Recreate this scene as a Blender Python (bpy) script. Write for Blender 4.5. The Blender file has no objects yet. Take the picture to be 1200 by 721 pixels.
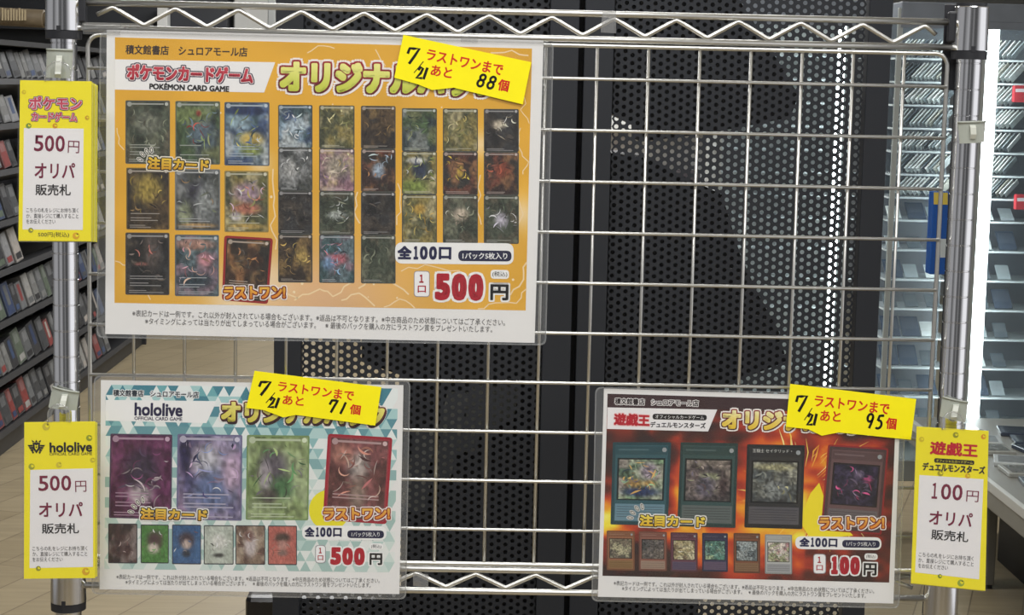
import bpy, bmesh, math, random
import numpy as np
from mathutils import Vector, Matrix

random.seed(7)
C = bpy.context.scene
COL = C.collection

# ---------------------------------------------------------------- camera
FPX = 2122.0                       # focal length in pixels of the 1200 px frame
YAW, PITCH, ROLL = 0.0222, 0.1232, 0.0221
CAM = Vector((-0.042, -1.7744, 1.4942))
F_ = Vector((math.sin(YAW) * math.cos(PITCH), math.cos(YAW) * math.cos(PITCH), -math.sin(PITCH)))
R0 = Vector((math.cos(YAW), -math.sin(YAW), 0)); U0 = R0.cross(F_)
RR = R0 * math.cos(ROLL) + U0 * math.sin(ROLL)
UU = U0 * math.cos(ROLL) - R0 * math.sin(ROLL)
cd = bpy.data.cameras.new('camera'); co = bpy.data.objects.new('camera', cd); COL.objects.link(co)
cd.sensor_width = 36.0; cd.lens = FPX * 36.0 / 1200.0; cd.clip_start = 0.05; cd.clip_end = 60
M = Matrix((RR, UU, -F_)).transposed().to_4x4(); M.translation = CAM
co.matrix_world = M
C.camera = co

# ---------------------------------------------------------------- colour management, world, lights
C.view_settings.view_transform = 'Standard'
C.view_settings.look = 'None'
C.view_settings.gamma = 1.0
C.view_settings.use_curve_mapping = False
C.view_settings.exposure = 0.14

w = bpy.data.worlds.new('shop_reflection_bands'); C.world = w; w.use_nodes = True
nt = w.node_tree; nt.nodes.clear()
out = nt.nodes.new('ShaderNodeOutputWorld'); bg = nt.nodes.new('ShaderNodeBackground')
tc = nt.nodes.new('ShaderNodeTexCoord'); gr = nt.nodes.new('ShaderNodeTexGradient'); gr.gradient_type = 'RADIAL'
rp = nt.nodes.new('ShaderNodeValToRGB'); rp.color_ramp.interpolation = 'LINEAR'
bands = [(-180, .15), (-120, .2), (-100, .55), (-62, .60), (-52, .16), (-40, .45), (-24, .70), (-15, .22), (-4, .14), (5, .40), (14, .12), (28, .16), (44, .9), (56, 1.7), (92, 1.7), (104, .5), (140, .25), (179, .15)]  # unseen light and dark bands, shaped for the reflections in the chrome
stops = sorted((((0.25 + th / 360.0) % 1.0), v) for th, v in bands)
el_ = rp.color_ramp.elements
while len(el_) < len(stops): el_.new(0.5)
for e_, (p_, v_) in zip(el_, stops):
    e_.position = p_; e_.color = (v_, v_ * 1.0, v_ * 1.03, 1)
nt.links.new(tc.outputs['Generated'], gr.inputs['Vector'])
nt.links.new(gr.outputs['Fac'], rp.inputs['Fac']); nt.links.new(rp.outputs['Color'], bg.inputs['Color'])
bg.inputs['Strength'].default_value = 0.55
nt.links.new(bg.outputs[0], out.inputs['Surface'])

def area(name, loc, size, power, color=(0.985, 0.99, 1.0), aim=None):
    l = bpy.data.lights.new(name, 'AREA'); l.shape = 'RECTANGLE'; l.size, l.size_y = size
    l.energy = power; l.color = color
    o = bpy.data.objects.new(name, l); COL.objects.link(o); o.location = loc
    if aim is not None:
        o.rotation_euler = (Vector(aim) - Vector(loc)).to_track_quat('-Z', 'Y').to_euler()
    return o
area('ceiling_tube_front', (0.3, -2.6, 2.66), (2.6, 0.30), 68)
area('ceiling_tube_near', (-0.2, -0.9, 2.66), (2.4, 0.30), 26)
area('ceiling_tube_mid', (0.0, 1.0, 2.66), (2.4, 0.30), 20)
area('ceiling_tube_back', (-0.6, 3.2, 2.66), (2.6, 0.30), 42)
area('ceiling_tube_rear', (0.4, 5.6, 2.66), (2.6, 0.40), 66)
area('ceiling_tube_far', (-0.3, 8.0, 2.66), (2.6, 0.40), 62)

# ---------------------------------------------------------------- pixel to place
def ray(px, py):
    return F_ + RR * ((px - 600.0) / FPX) - UU * ((py - 360.5) / FPX)
def P(px, py, Y):
    d = ray(px, py); return CAM + d * ((Y - CAM.y) / d.y)
def PX(px, py, X):
    d = ray(px, py); return CAM + d * ((X - CAM.x) / d.x)
def proj(p):
    d = Vector(p) - CAM; z = d.dot(F_)
    return 600 + FPX * d.dot(RR) / z, 360.5 - FPX * d.dot(UU) / z

# ---------------------------------------------------------------- colours and materials
def lin(c):
    r = []
    for v in c[:3]:
        v = max(0.0, min(1.0, v / 255.0))
        r.append(v / 12.92 if v <= 0.04045 else ((v + 0.055) / 1.055) ** 2.4)
    return (*r, 1.0)

def mat(name, col=(128, 128, 128), rough=0.5, metal=0.0, noise=0.0, nscale=40.0, bump=0.0, spec=0.5, attr=False, emit=None, stretch=None):
    m = bpy.data.materials.new(name); m.use_nodes = True
    n = m.node_tree; b = n.nodes['Principled BSDF']
    b.inputs['Roughness'].default_value = rough; b.inputs['Metallic'].default_value = metal
    b.inputs['Specular IOR Level'].default_value = spec
    b.inputs['Base Color'].default_value = lin(col)
    src = None
    if attr:
        a = n.nodes.new('ShaderNodeAttribute'); a.attribute_name = 'Col'; src = a.outputs['Color']
        n.links.new(src, b.inputs['Base Color'])
    if noise or bump:
        t = n.nodes.new('ShaderNodeTexCoord'); nzn = n.nodes.new('ShaderNodeTexNoise')
        nzn.inputs['Scale'].default_value = nscale; nzn.inputs['Detail'].default_value = 5
        if stretch:
            mpp = n.nodes.new('ShaderNodeMapping'); mpp.inputs['Scale'].default_value = stretch
            n.links.new(t.outputs['Object'], mpp.inputs['Vector']); n.links.new(mpp.outputs['Vector'], nzn.inputs['Vector'])
        else:
            n.links.new(t.outputs['Object'], nzn.inputs['Vector'])
        if noise:
            mx = n.nodes.new('ShaderNodeMix'); mx.data_type = 'RGBA'; mx.blend_type = 'MULTIPLY'
            mx.inputs['Factor'].default_value = noise
            rr = n.nodes.new('ShaderNodeValToRGB')
            rr.color_ramp.elements[0].position = 0.3; rr.color_ramp.elements[0].color = (0.35, 0.35, 0.35, 1)
            rr.color_ramp.elements[1].position = 0.7; rr.color_ramp.elements[1].color = (1, 1, 1, 1)
            n.links.new(nzn.outputs['Fac'], rr.inputs['Fac']); n.links.new(rr.outputs['Color'], mx.inputs['B'])
            if src: n.links.new(src, mx.inputs['A'])
            else: mx.inputs['A'].default_value = lin(col)
            n.links.new(mx.outputs['Result'], b.inputs['Base Color'])
        if bump:
            bp = n.nodes.new('ShaderNodeBump'); bp.inputs['Strength'].default_value = bump; bp.inputs['Distance'].default_value = 0.002
            n.links.new(nzn.outputs['Fac'], bp.inputs['Height']); n.links.new(bp.outputs['Normal'], b.inputs['Normal'])
    if emit:
        b.inputs['Emission Color'].default_value = lin(col); b.inputs['Emission Strength'].default_value = emit
    return m

def film(name, haze=0.03, gloss=0.06, tint=(250, 250, 250), rough=0.08, bump=0.0, hazecol=(230, 230, 228)):
    m = bpy.data.materials.new(name); m.use_nodes = True
    n = m.node_tree; n.nodes.clear()
    o = n.nodes.new('ShaderNodeOutputMaterial'); tr = n.nodes.new('ShaderNodeBsdfTransparent'); tr.inputs['Color'].default_value = lin(tint)
    df = n.nodes.new('ShaderNodeBsdfDiffuse'); df.inputs['Color'].default_value = lin(hazecol)
    gl = n.nodes.new('ShaderNodeBsdfGlossy'); gl.inputs['Roughness'].default_value = rough
    m1 = n.nodes.new('ShaderNodeMixShader'); m1.inputs[0].default_value = haze
    m2 = n.nodes.new('ShaderNodeMixShader')
    fr = n.nodes.new('ShaderNodeLayerWeight'); fr.inputs['Blend'].default_value = 0.25
    ma = n.nodes.new('ShaderNodeMath'); ma.operation = 'MULTIPLY_ADD'; ma.inputs[1].default_value = 0.5; ma.inputs[2].default_value = gloss
    n.links.new(fr.outputs['Fresnel'], ma.inputs[0]); n.links.new(ma.outputs[0], m2.inputs[0])
    n.links.new(tr.outputs[0], m1.inputs[1]); n.links.new(df.outputs[0], m1.inputs[2])
    n.links.new(m1.outputs[0], m2.inputs[1]); n.links.new(gl.outputs[0], m2.inputs[2])
    n.links.new(m2.outputs[0], o.inputs['Surface'])
    if bump:
        t = n.nodes.new('ShaderNodeTexCoord'); nn = n.nodes.new('ShaderNodeTexNoise'); nn.inputs['Scale'].default_value = 14
        bp = n.nodes.new('ShaderNodeBump'); bp.inputs['Strength'].default_value = bump; bp.inputs['Distance'].default_value = 0.01
        n.links.new(t.outputs['Object'], nn.inputs['Vector']); n.links.new(nn.outputs['Fac'], bp.inputs['Height'])
        n.links.new(bp.outputs['Normal'], gl.inputs['Normal'])
    return m

INK = mat('printed_ink', rough=0.55, spec=0.25, attr=True)
SPINE = mat('printed_card_case', rough=0.4, attr=True, noise=0.55, nscale=45)
NOTE = mat('yellow_note_paper', (250, 236, 26), 0.6, spec=0.2, noise=0.06, nscale=60)
CHROME = mat('chrome_steel', (225, 225, 226), 0.11, 1.0)
WIRE = mat('plated_steel_wire', (208, 207, 202), 0.34, 1.0)
RINGM = mat('black_plastic', (30, 31, 36), 0.45)
HOOKM = mat('grey_translucent_plastic', (168, 172, 162), 0.35, noise=0.1, nscale=80)
HOOKL = mat('pale_plastic', (205, 207, 196), 0.3)
BLACKST = mat('black_powder_coated_steel', (38, 41, 47), 0.5, noise=0.1, nscale=300, spec=0.4)
DARK = mat('black_fixture_laminate', (22, 23, 26), 0.55)
GLOSSB = mat('glossy_black_board', (24, 24, 26), 0.12)
SHELFM = mat('charcoal_shelf_steel', (50, 50, 52), 0.5)
FILM = film('clear_laminating_film', haze=0.02, gloss=0.03, bump=0.6)
FILMEDGE = film('clear_film_margin', haze=0.17, gloss=0.04, hazecol=(176, 178, 178), bump=0.3)
FILMRIM = film('clear_film_welded_rim', haze=0.28, gloss=0.08, hazecol=(180, 182, 182))
SLEEVE = film('clear_tag_sleeve', haze=0.02, gloss=0.05, bump=0.6)
TABM = film('clear_hang_tab', haze=0.22, gloss=0.10, hazecol=(200, 202, 198))
TAPE = film('clear_sticky_tape', haze=0.10, gloss=0.12, bump=0.8, rough=0.15)
GLASSM = film('showcase_glass', haze=0.05, gloss=0.03, tint=(246, 250, 252), hazecol=(200, 210, 216))

# ---------------------------------------------------------------- mesh building
class MB:
    def __init__(s): s.v = []; s.f = []; s.c = []; s.m = []; s.sm = []
    def add(s, vs, fs, col=(255, 255, 255), mi=0, smooth=False):
        b = len(s.v); s.v += [tuple(v) for v in vs]
        if isinstance(col, list): s.c += col
        else: s.c += [lin(col)] * len(vs)
        for f in fs: s.f.append(tuple(i + b for i in f)); s.m.append(mi); s.sm.append(smooth)
    def box(s, lo, hi, col=(255, 255, 255), mi=0, rot=None, at=(0, 0, 0), bev=0.0):
        (x0, y0, z0), (x1, y1, z1) = lo, hi
        b = min(bev, (x1 - x0) / 3, (y1 - y0) / 3, (z1 - z0) / 3)
        if b > 0:
            bm = bmesh.new(); bmesh.ops.create_cube(bm, size=1.0)
            for v in bm.verts:
                v.co = Vector(((x0 + x1) / 2 + v.co.x * (x1 - x0), (y0 + y1) / 2 + v.co.y * (y1 - y0), (z0 + z1) / 2 + v.co.z * (z1 - z0)))
            bmesh.ops.bevel(bm, geom=list(bm.edges), offset=b, segments=2, affect='EDGES', profile=0.5)
            vs = [v.co.copy() for v in bm.verts]; bm.verts.index_update()
            fs = [[v.index for v in f.verts] for f in bm.faces]; bm.free()
        else:
            vs = [Vector(p) for p in ((x0, y0, z0), (x1, y0, z0), (x1, y1, z0), (x0, y1, z0), (x0, y0, z1), (x1, y0, z1), (x1, y1, z1), (x0, y1, z1))]
            fs = [(0, 3, 2, 1), (4, 5, 6, 7), (0, 1, 5, 4), (1, 2, 6, 5), (2, 3, 7, 6), (3, 0, 4, 7)]
        A = Vector(at)
        if rot is not None: vs = [rot @ v for v in vs]
        s.add([v + A for v in vs], fs, col, mi)
    def tube(s, pts, r, n=10, col=(255, 255, 255), mi=0, closed=False):
        pts = [Vector(p) for p in pts]; rings = []
        N = len(pts); up = None
        for i, p in enumerate(pts):
            a = pts[i - 1] if (i > 0 or closed) else pts[i]; b = pts[(i + 1) % N] if (i < N - 1 or closed) else pts[i]
            t = (b - a).normalized()
            if up is None: up = Vector((0, 1, 0)) if abs(t.y) < 0.9 else Vector((0, 0, 1))
            q = (up - t * up.dot(t)).normalized(); up = q
            k = t.cross(q); rings.append([p + (q * math.cos(2 * math.pi * j / n) + k * math.sin(2 * math.pi * j / n)) * r for j in range(n)])
        vs = [v for rg in rings for v in rg]; fs = []
        for i in range(N if closed else N - 1):
            i2 = (i + 1) % N
            for j in range(n): fs.append((i * n + j, i * n + (j + 1) % n, i2 * n + (j + 1) % n, i2 * n + j))
        if not closed: fs.append(tuple(range(n))[::-1]); fs.append(tuple((N - 1) * n + j for j in range(n)))
        s.add(vs, fs, col, mi, True)
    def lathe(s, cx, cy, prof, n=40, mi=0):
        vs = []; fs = []
        for p0, p1 in zip(prof, prof[1:]):       # every band has its own rings, so the grooves stay crisp
            b0 = len(vs)
            for (r, z) in (p0, p1):
                vs += [(cx + r * math.cos(2 * math.pi * j / n), cy + r * math.sin(2 * math.pi * j / n), z) for j in range(n)]
            for j in range(n): fs.append((b0 + j, b0 + (j + 1) % n, b0 + n + (j + 1) % n, b0 + n + j))
        s.add(vs, fs, (255, 255, 255), mi, True)
    def prism(s, pts, dvec, col=(255, 255, 255), mi=0):
        a = [Vector(p) for p in pts]; b = [p + Vector(dvec) for p in a]; n = len(a)
        fs = [tuple(range(n)), tuple(range(2 * n - 1, n - 1, -1))] + [(i, i + n, (i + 1) % n + n, (i + 1) % n) for i in range(n)]
        s.add(a + b, fs, col, mi)
    # flat print: pixel outline laid on the plane y = Y
    def poly(s, px, Y, col, mi=0):
        cols = [lin(c) for c in col] if isinstance(col, list) else col
        s.add([P(x, y, Y) for x, y in px], [tuple(range(len(px)))], cols, mi)
    def rrect(s, q, Y, col, rad=3.0, mi=0):      # q: four px corners, rounded
        pts = []
        for i in range(4):
            p = Vector(q[i]); a = (Vector(q[i - 1]) - p); b = (Vector(q[(i + 1) % 4]) - p)
            ra = min(rad, a.length / 2, b.length / 2)
            a = p + a.normalized() * ra; b = p + b.normalized() * ra
            for k in range(6):
                t = k / 5; pts.append(((1 - t) ** 2 * a + 2 * t * (1 - t) * p + t * t * b))
        s.poly([(p.x, p.y) for p in pts], Y, col, mi)
    def line(s, pts, wd, Y, col, mi=0):          # px polyline of px width
        pts = [Vector(p) for p in pts]; n = len(pts); L = []; Rr = []
        for i, p in enumerate(pts):
            t = (pts[min(i + 1, n - 1)] - pts[max(i - 1, 0)]); t = t.normalized() if t.length else Vector((1, 0))
            k = Vector((-t.y, t.x)); wi = wd[i] if isinstance(wd, (list, tuple)) else wd
            L.append(p + k * wi / 2); Rr.append(p - k * wi / 2)
        vs = [P(p.x, p.y, Y) for p in L] + [P(p.x, p.y, Y) for p in Rr]
        s.add(vs, [(i, i + 1, n + i + 1, n + i) for i in range(n - 1)], col, mi)
    def disc(s, x, y, r, Y, col, n=20, mi=0, ry=None):
        ry = ry or r
        s.poly([(x + r * math.cos(2 * math.pi * k / n), y + ry * math.sin(2 * math.pi * k / n)) for k in range(n)], Y, col, mi)
    def grid(s, q, nx, ny, Y, fn, mi=0):         # px quad TL TR BR BL; fn(u, v) -> (H,W,3) sRGB
        us, vs_ = np.meshgrid(np.linspace(0, 1, nx), np.linspace(0, 1, ny))
        colr = np.clip(fn(us, vs_), 0, 255) / 255.0
        colr = np.where(colr <= 0.04045, colr / 12.92, ((colr + 0.055) / 1.055) ** 2.4)
        (ax, ay), (bx, by), (cx, cy), (dx, dy) = q
        X = (1 - vs_) * ((1 - us) * ax + us * bx) + vs_ * ((1 - us) * dx + us * cx)
        Yp = (1 - vs_) * ((1 - us) * ay + us * by) + vs_ * ((1 - us) * dy + us * cy)
        V = [P(float(x), float(y), Y) for x, y in zip(X.ravel(), Yp.ravel())]
        cols = [(float(c[0]), float(c[1]), float(c[2]), 1.0) for c in colr.reshape(-1, 3)]
        s.add(V, [(j * nx + i, j * nx + i + 1, (j + 1) * nx + i + 1, (j + 1) * nx + i) for j in range(ny - 1) for i in range(nx - 1)], cols, mi)
    def build(s, name, mats, parent=None, loc=None):
        me = bpy.data.meshes.new(name)
        off = Vector((0, 0, 0))
        if parent is not None: off = base_of(parent)
        elif loc is not None: off = Vector(loc)
        me.from_pydata([(v[0] - off.x, v[1] - off.y, v[2] - off.z) for v in s.v], [], s.f)
        for m in (mats if isinstance(mats, (list, tuple)) else [mats]): me.materials.append(m)
        me.polygons.foreach_set('material_index', s.m); me.polygons.foreach_set('use_smooth', s.sm)
        ca = me.color_attributes.new('Col', 'FLOAT_COLOR', 'POINT')
        ca.data.foreach_set('color', np.array(s.c, dtype=np.float32).ravel())
        me.update()
        o = bpy.data.objects.new(name, me); COL.objects.link(o)
        if parent is not None: o.parent = parent
        elif loc is not None: o.location = loc
        return o

def base_of(o):
    b = Vector((0, 0, 0))
    while o is not None: b += Vector(o.location); o = o.parent
    return b
def tag(o, label=None, cat=None, group=None, kind=None):
    if label: o['label'] = label
    if cat: o['category'] = cat
    if group: o['group'] = group
    if kind: o['kind'] = kind
    return o
def thing(name, loc, label, cat, group=None):
    o = bpy.data.objects.new(name, None); COL.objects.link(o); o.location = loc; o.empty_display_size = 0.05
    return tag(o, label, cat, group)

# ---------------------------------------------------------------- lettering
_gl = {}
def glyphs(s, off):
    k = (s, round(off, 4))
    if k not in _gl:
        c = bpy.data.curves.new('lettering', 'FONT'); c.body = s; c.fill_mode = 'FRONT'; c.resolution_u = 3; c.offset = off
        o = bpy.data.objects.new('lettering', c); COL.objects.link(o)
        e = o.evaluated_get(bpy.context.evaluated_depsgraph_get()); m = e.to_mesh()
        vs = [(v.co.x, v.co.y) for v in m.vertices]; fs = [tuple(p.vertices) for p in m.polygons]
        e.to_mesh_clear(); bpy.data.objects.remove(o); bpy.data.curves.remove(c)
        _gl[k] = (vs, fs)
    return _gl[k]
def text(mb, s, x0, y0, x1, y1, h, Y, col, bold=0.0, grow=0.0, col2=None, slant=0.0, mi=0, dx=0, dy=0):
    """ink box of s runs from the middle of its left side (x0,y0) to the middle of its right side (x1,y1), h px tall;
    bold and grow thicken the strokes (in parts of the letter height) by printing the letters side by side"""
    vs, fs = glyphs(s, 0.0)
    bx0 = min(v[0] for v in vs); bx1 = max(v[0] for v in vs); by0 = min(v[1] for v in vs); by1 = max(v[1] for v in vs)
    rb = bold * h; r = (bold + grow) * h
    e = Vector((x1 - x0, y1 - y0)); el = e.length; eh = e.normalized(); n = Vector((-eh.y, eh.x))
    inset = min(rb, el * .2); hh = h - 2 * min(rb, h * .2)
    offs = [(0, 0)]
    if r > 0.12:
        kn = 8 if r < 1.2 else 16
        for k in range(kn):
            cx, cy = math.cos(2 * math.pi * k / kn), math.sin(2 * math.pi * k / kn); q_ = (abs(cx) ** 5 + abs(cy) ** 5) ** (-.2) * .93
            offs.append((r * cx * q_, r * cy * q_))
        if r > 1.8: offs += [(r * .55 * math.cos(2 * math.pi * (k + .5) / 8), r * .55 * math.sin(2 * math.pi * (k + .5) / 8)) for k in range(8)]
    base = []; cols = []
    for vx, vy in vs:
        u = (vx - bx0) / (bx1 - bx0); v = (vy - by0) / (by1 - by0)
        base.append(Vector((x0, y0)) + eh * (inset + (el - 2 * inset) * u) + n * ((0.5 - v) * hh) + eh * slant * (v - 0.5) * h)
        if col2:
            t = max(0, min(1, v)); cols.append(lin([col2[i] * (1 - t) + col[i] * t for i in range(3)]))
    a = P(x0, y0, Y); ax = P(x0 + 1, y0, Y) - a; ay = P(x0, y0 + 1, Y) - a
    pts = [P(p.x + dx, p.y + dy, Y) for p in base]
    for k, (ox, oy) in enumerate(offs):
        d = ax * ox + ay * oy + Vector((0, -2e-7 * k, 0))
        mb.add([p + d for p in pts], fs, list(cols) if col2 else col, mi)

# smooth random fields for printed art
def vnoise(rng, us, vs, n):
    g = rng.random((n + 2, n + 2)); x = us * n; y = vs * n
    xi = np.minimum(x.astype(int), n); yi = np.minimum(y.astype(int), n); fx = x - xi; fy = y - yi
    fx = fx * fx * (3 - 2 * fx); fy = fy * fy * (3 - 2 * fy)
    return (g[yi, xi] * (1 - fx) + g[yi, xi + 1] * fx) * (1 - fy) + (g[yi + 1, xi] * (1 - fx) + g[yi + 1, xi + 1] * fx) * fy
def art(seed, pal, blobs=(), sharp=11.0, detail=0.26, top=None):
    def fn(us, vs):
        rng = np.random.default_rng(seed); W_ = []
        for i in range(len(pal)):
            W_.append(vnoise(rng, us, vs, 3) + 0.6 * vnoise(rng, us, vs, 6) + 0.22 * vnoise(rng, us, vs, 13) + .1 * vnoise(rng, us, vs, 27))
        W_ = np.exp(sharp * np.array(W_)); W_ /= W_.sum(0)
        c = sum(W_[i][..., None] * np.array(pal[i], float) for i in range(len(pal)))
        for (bx, by, rx, ry, bc) in blobs:
            k = np.exp(-(((us - bx) / rx) ** 2 + ((vs - by) / ry) ** 2) ** 2)
            c = c * (1 - k[..., None]) + np.array(bc, float) * k[..., None]
        wx = us + .10 * (vnoise(rng, us, vs, 5) - .5); wy = vs + .10 * (vnoise(rng, us, vs, 5) - .5)
        rdg = 1 - np.abs(2 * vnoise(rng, np.clip(wx, 0, 1), np.clip(wy, 0, 1), 9) - 1) ** .7
        d = (vnoise(rng, us, vs, 23) - 0.5) * 2 * detail + (rdg - .45) * detail * .9
        c = c * (1 + d[..., None]); g = c.mean(-1, keepdims=True)
        return (g + (c - g) * .72) * .90  # saturation cut to put the film's grey glare into the print colours
    return fn

def flourish(m, q, seed, pal, Y, n=9):      # loose brush strokes of a printed picture
    rng = random.Random(seed * 7 + 1); wpx = q[1][0] - q[0][0]
    for k in range(n):
        c0 = rng.choice(pal); f = rng.choice([.66, .78, .86, 1.1, 1.18, 1.28]); c0 = tuple(max(0, min(225, int((v * .8 + sum(c0) / 3 * .2) * f + (12 if f > 1 else 0)))) for v in c0)
        u, v, a, da = rng.uniform(.12, .88), rng.uniform(.14, .72), rng.uniform(0, 6.28), rng.uniform(-.5, .5); st = rng.uniform(.02, .05); pts = []
        for j in range(7):
            if not (.05 < u < .95 and .09 < v < .90): break
            pts.append(lerp2(q, u, v)); u += math.cos(a) * st; v += math.sin(a) * st * .72; a += da
        if len(pts) < 3: continue
        wm = wpx * rng.choice([.012, .018, .025, .04]); N_ = len(pts) - 1
        m.line(pts, [max(.15, wm * math.sin(math.pi * (j + .15) / (N_ + .3))) for j in range(len(pts))], Y - 1e-6 * k, c0)
def lerp2(q, u, v):
    (ax, ay), (bx, by), (cx, cy), (dx, dy) = q
    return ((1 - v) * ((1 - u) * ax + u * bx) + v * ((1 - u) * dx + u * cx), (1 - v) * ((1 - u) * ay + u * by) + v * ((1 - u) * dy + u * cy))
def sub(q, u0, v0, u1, v1): return [lerp2(q, u0, v0), lerp2(q, u1, v0), lerp2(q, u1, v1), lerp2(q, u0, v1)]
def rect(x0, y0, x1, y1, s=0.009): return [(x0, y0), (x1, y0 + (x1 - x0) * s), (x1, y1 + (x1 - x0) * s), (x0, y1)]

# ================================================================= ROOM
GLOOR = bpy.data.materials.new('beige_plank_vinyl'); GLOOR.use_nodes = True
n = GLOOR.node_tree; b = n.nodes['Principled BSDF']; b.inputs['Roughness'].default_value = 0.38
t = n.nodes.new('ShaderNodeTexCoord'); mpg = n.nodes.new('ShaderNodeMapping'); mpg.inputs['Rotation'].default_value = (0, 0, -1.25)
br = n.nodes.new('ShaderNodeTexBrick'); br.inputs['Scale'].default_value = 1.0
br.inputs['Brick Width'].default_value = 1.2; br.inputs['Row Height'].default_value = 0.15; br.inputs['Mortar Size'].default_value = 0.002
br.inputs['Color1'].default_value = lin((158, 144, 116)); br.inputs['Color2'].default_value = lin((147, 133, 106)); br.inputs['Mortar'].default_value = lin((112, 100, 80))
nz = n.nodes.new('ShaderNodeTexNoise'); nz.inputs['Scale'].default_value = 3.0; nz.inputs['Detail'].default_value = 6
mp2 = n.nodes.new('ShaderNodeMapping'); mp2.inputs['Scale'].default_value = (1, 14, 1); mp2.inputs['Rotation'].default_value = (0, 0, -1.25)
mx = n.nodes.new('ShaderNodeMix'); mx.data_type = 'RGBA'; mx.blend_type = 'OVERLAY'; mx.inputs['Factor'].default_value = 0.3
n.links.new(t.outputs['Object'], mpg.inputs['Vector']); n.links.new(mpg.outputs['Vector'], br.inputs['Vector'])
n.links.new(t.outputs['Object'], mp2.inputs['Vector']); n.links.new(mp2.outputs['Vector'], nz.inputs['Vector'])
n.links.new(br.outputs['Color'], mx.inputs['A']); n.links.new(nz.outputs['Fac'], mx.inputs['B']); n.links.new(mx.outputs['Result'], b.inputs['Base Color'])
WALLM = mat('grey_painted_wall', (150, 152, 154), 0.8, noise=0.1, nscale=2)
CEILM = mat('white_ceiling_board', (232, 232, 228), 0.8)

m = MB(); m.box((-4.2, -5, -0.1), (4.2, 11.6, 0)); tag(m.build('floor', GLOOR), kind='structure')
m = MB(); m.box((-4.2, -5, 2.72), (4.2, 11.6, 2.8)); tag(m.build('ceiling', CEILM), kind='structure')
m = MB(); m.box((-4.2, 11.5, 0), (4.2, 11.6, 2.72)); tag(m.build('wall_back', WALLM), kind='structure')

m = MB(); m.box((-4.3, 2.5, 0), (-4.2, 11.6, 2.72)); tag(m.build('wall_left', WALLM), kind='structure')
m = MB(); m.box((4.2, 2.5, 0), (4.3, 11.6, 2.72)); tag(m.build('wall_right', WALLM), kind='structure')

# ================================================================= RACK
zc = lambda y, x=640: P(x, y, 0).z
XL = P(77.5, 380, 0).x; XR = P(1128.5, 200, 0).x
rack = thing('chrome_wire_rack', ((XL + XR) / 2, 0, 0), 'chrome wire rack frame with two grooved posts and zigzag braced rails', 'rack')
zTop0, zTop1 = zc(15), zc(45)        # rails of the top truss
zBot0, zBot1 = zc(669.2), zc(694.3)  # rails of the bottom truss
zRingT = P(75.5, 41, 0).z; zRingB = P(78.5, 709, 0).z
for X in (XL, XR):
    prof = [(0.0001, 0.03), (0.0127, 0.03)]; z = 0.05; topz = zRingT + 0.045
    while z < topz:
        prof += [(0.0127, z - 0.0008), (0.0120, z - 0.0004), (0.0120, z + 0.0004), (0.0127, z + 0.0008)]; z += 0.0254
    prof += [(0.0127, topz), (0.0001, topz + 0.001)]
    m = MB(); m.lathe(X, 0, prof); post = m.build('post', CHROME, rack)
    m = MB(); m.lathe(X, 0, [(0.0001, 0), (0.018, 0), (0.018, 0.012), (0.006, 0.016), (0.006, 0.03), (0.0001, 0.031)]); m.build('levelling_foot', RINGM, rack)
    for zr in (zRingT, zRingB):
        m = MB(); m.lathe(X, 0, [(0.0128, zr - 0.004), (0.0172, zr - 0.004), (0.0174, zr + 0.004), (0.0128, zr + 0.0042)])
        m.lathe(X, 0, [(0.0128, zr + 0.004), (0.0150, zr + 0.0042), (0.0148, zr + 0.05), (0.0128, zr + 0.0502)])
        m.box((X - 0.003, -0.0178, zr + 0.003), (X + 0.001, -0.0150, zr + 0.0085))
        sg = 1 if X < 0 else -1
        if zr > 1.3: m.box((min(X, X + sg * 0.0225), -0.004, zr + 0.012), (max(X, X + sg * 0.0225), 0.004, zr + (0.042 if zr > 1.3 else 0.024)), bev=0.002)
        sl = m.build('locking_sleeve', RINGM, rack)
        m = MB(); m.lathe(X, 0, [(0.0151, zr + 0.0045), (0.0176, zr + 0.0045), (0.0168, zr + 0.046), (0.0164, zr + 0.0468), (0.0149, zr + 0.0468)])
        m.build('corner_collar', CHROME, rack)
for (za, zb, xa, ya) in ((zTop0, zTop1, 132, 0), (zBot0, zBot1, 128, 0)):
    top = za > 1.3
    for nm, z in (('upper_rail', za), ('lower_rail', zb)):
        m = MB(); m.tube([(XL + 0.017, 0, z), (XR - 0.017, 0, z)], 0.0032, 12); m.build(nm, WIRE, rack)
    zu = za - 0.0045; zd = zb + 0.0040; zm = (zu + zd) / 2
    x0 = P(132 if top else 128, 10 if top else 670, 0).x
    step = (P(793, 20, 0).x - P(132, 8, 0).x) / 9 if top else (P(628, 675, 0).x - P(487.7, 673, 0).x) / 2
    if not top: x0 = P(487.7, 673, 0).x - 5 * step
    xs_end = P(1097, 33, 0).x if top else P(1069, 686, 0).x
    pts = [(x0 - step * 0.25, 0, zm + 0.001)]
    k = 0
    while True:
        xp = x0 + k * step / 2
        if xp > xs_end: break
        z = zu if k % 2 == 0 else zd; sgn = 1 if k % 2 == 0 else -1
        for a in (-0.10, -0.05, 0, 0.05, 0.10):
            pts.append((xp + a * step / 2 * 1.0, 0, z - sgn * 0.0115 * (abs(a) * 0.9) ** 1.25 * 2))
        k += 1
    pts.append((xs_end, 0, zm))
    m = MB(); m.tube(pts, 0.0022, 10); m.build('zigzag_brace', WIRE, rack)
# dark bracket plate behind the post at the top of the showcase side
m = MB(); a = P(1106, 5, 0.02); b_ = P(1121, 106, 0.02)
m.box((a.x, 0.0135, b_.z), (b_.x + 0.012, 0.0165, a.z), bev=0.001); m.build('bracket_plate', RINGM, rack)

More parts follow.
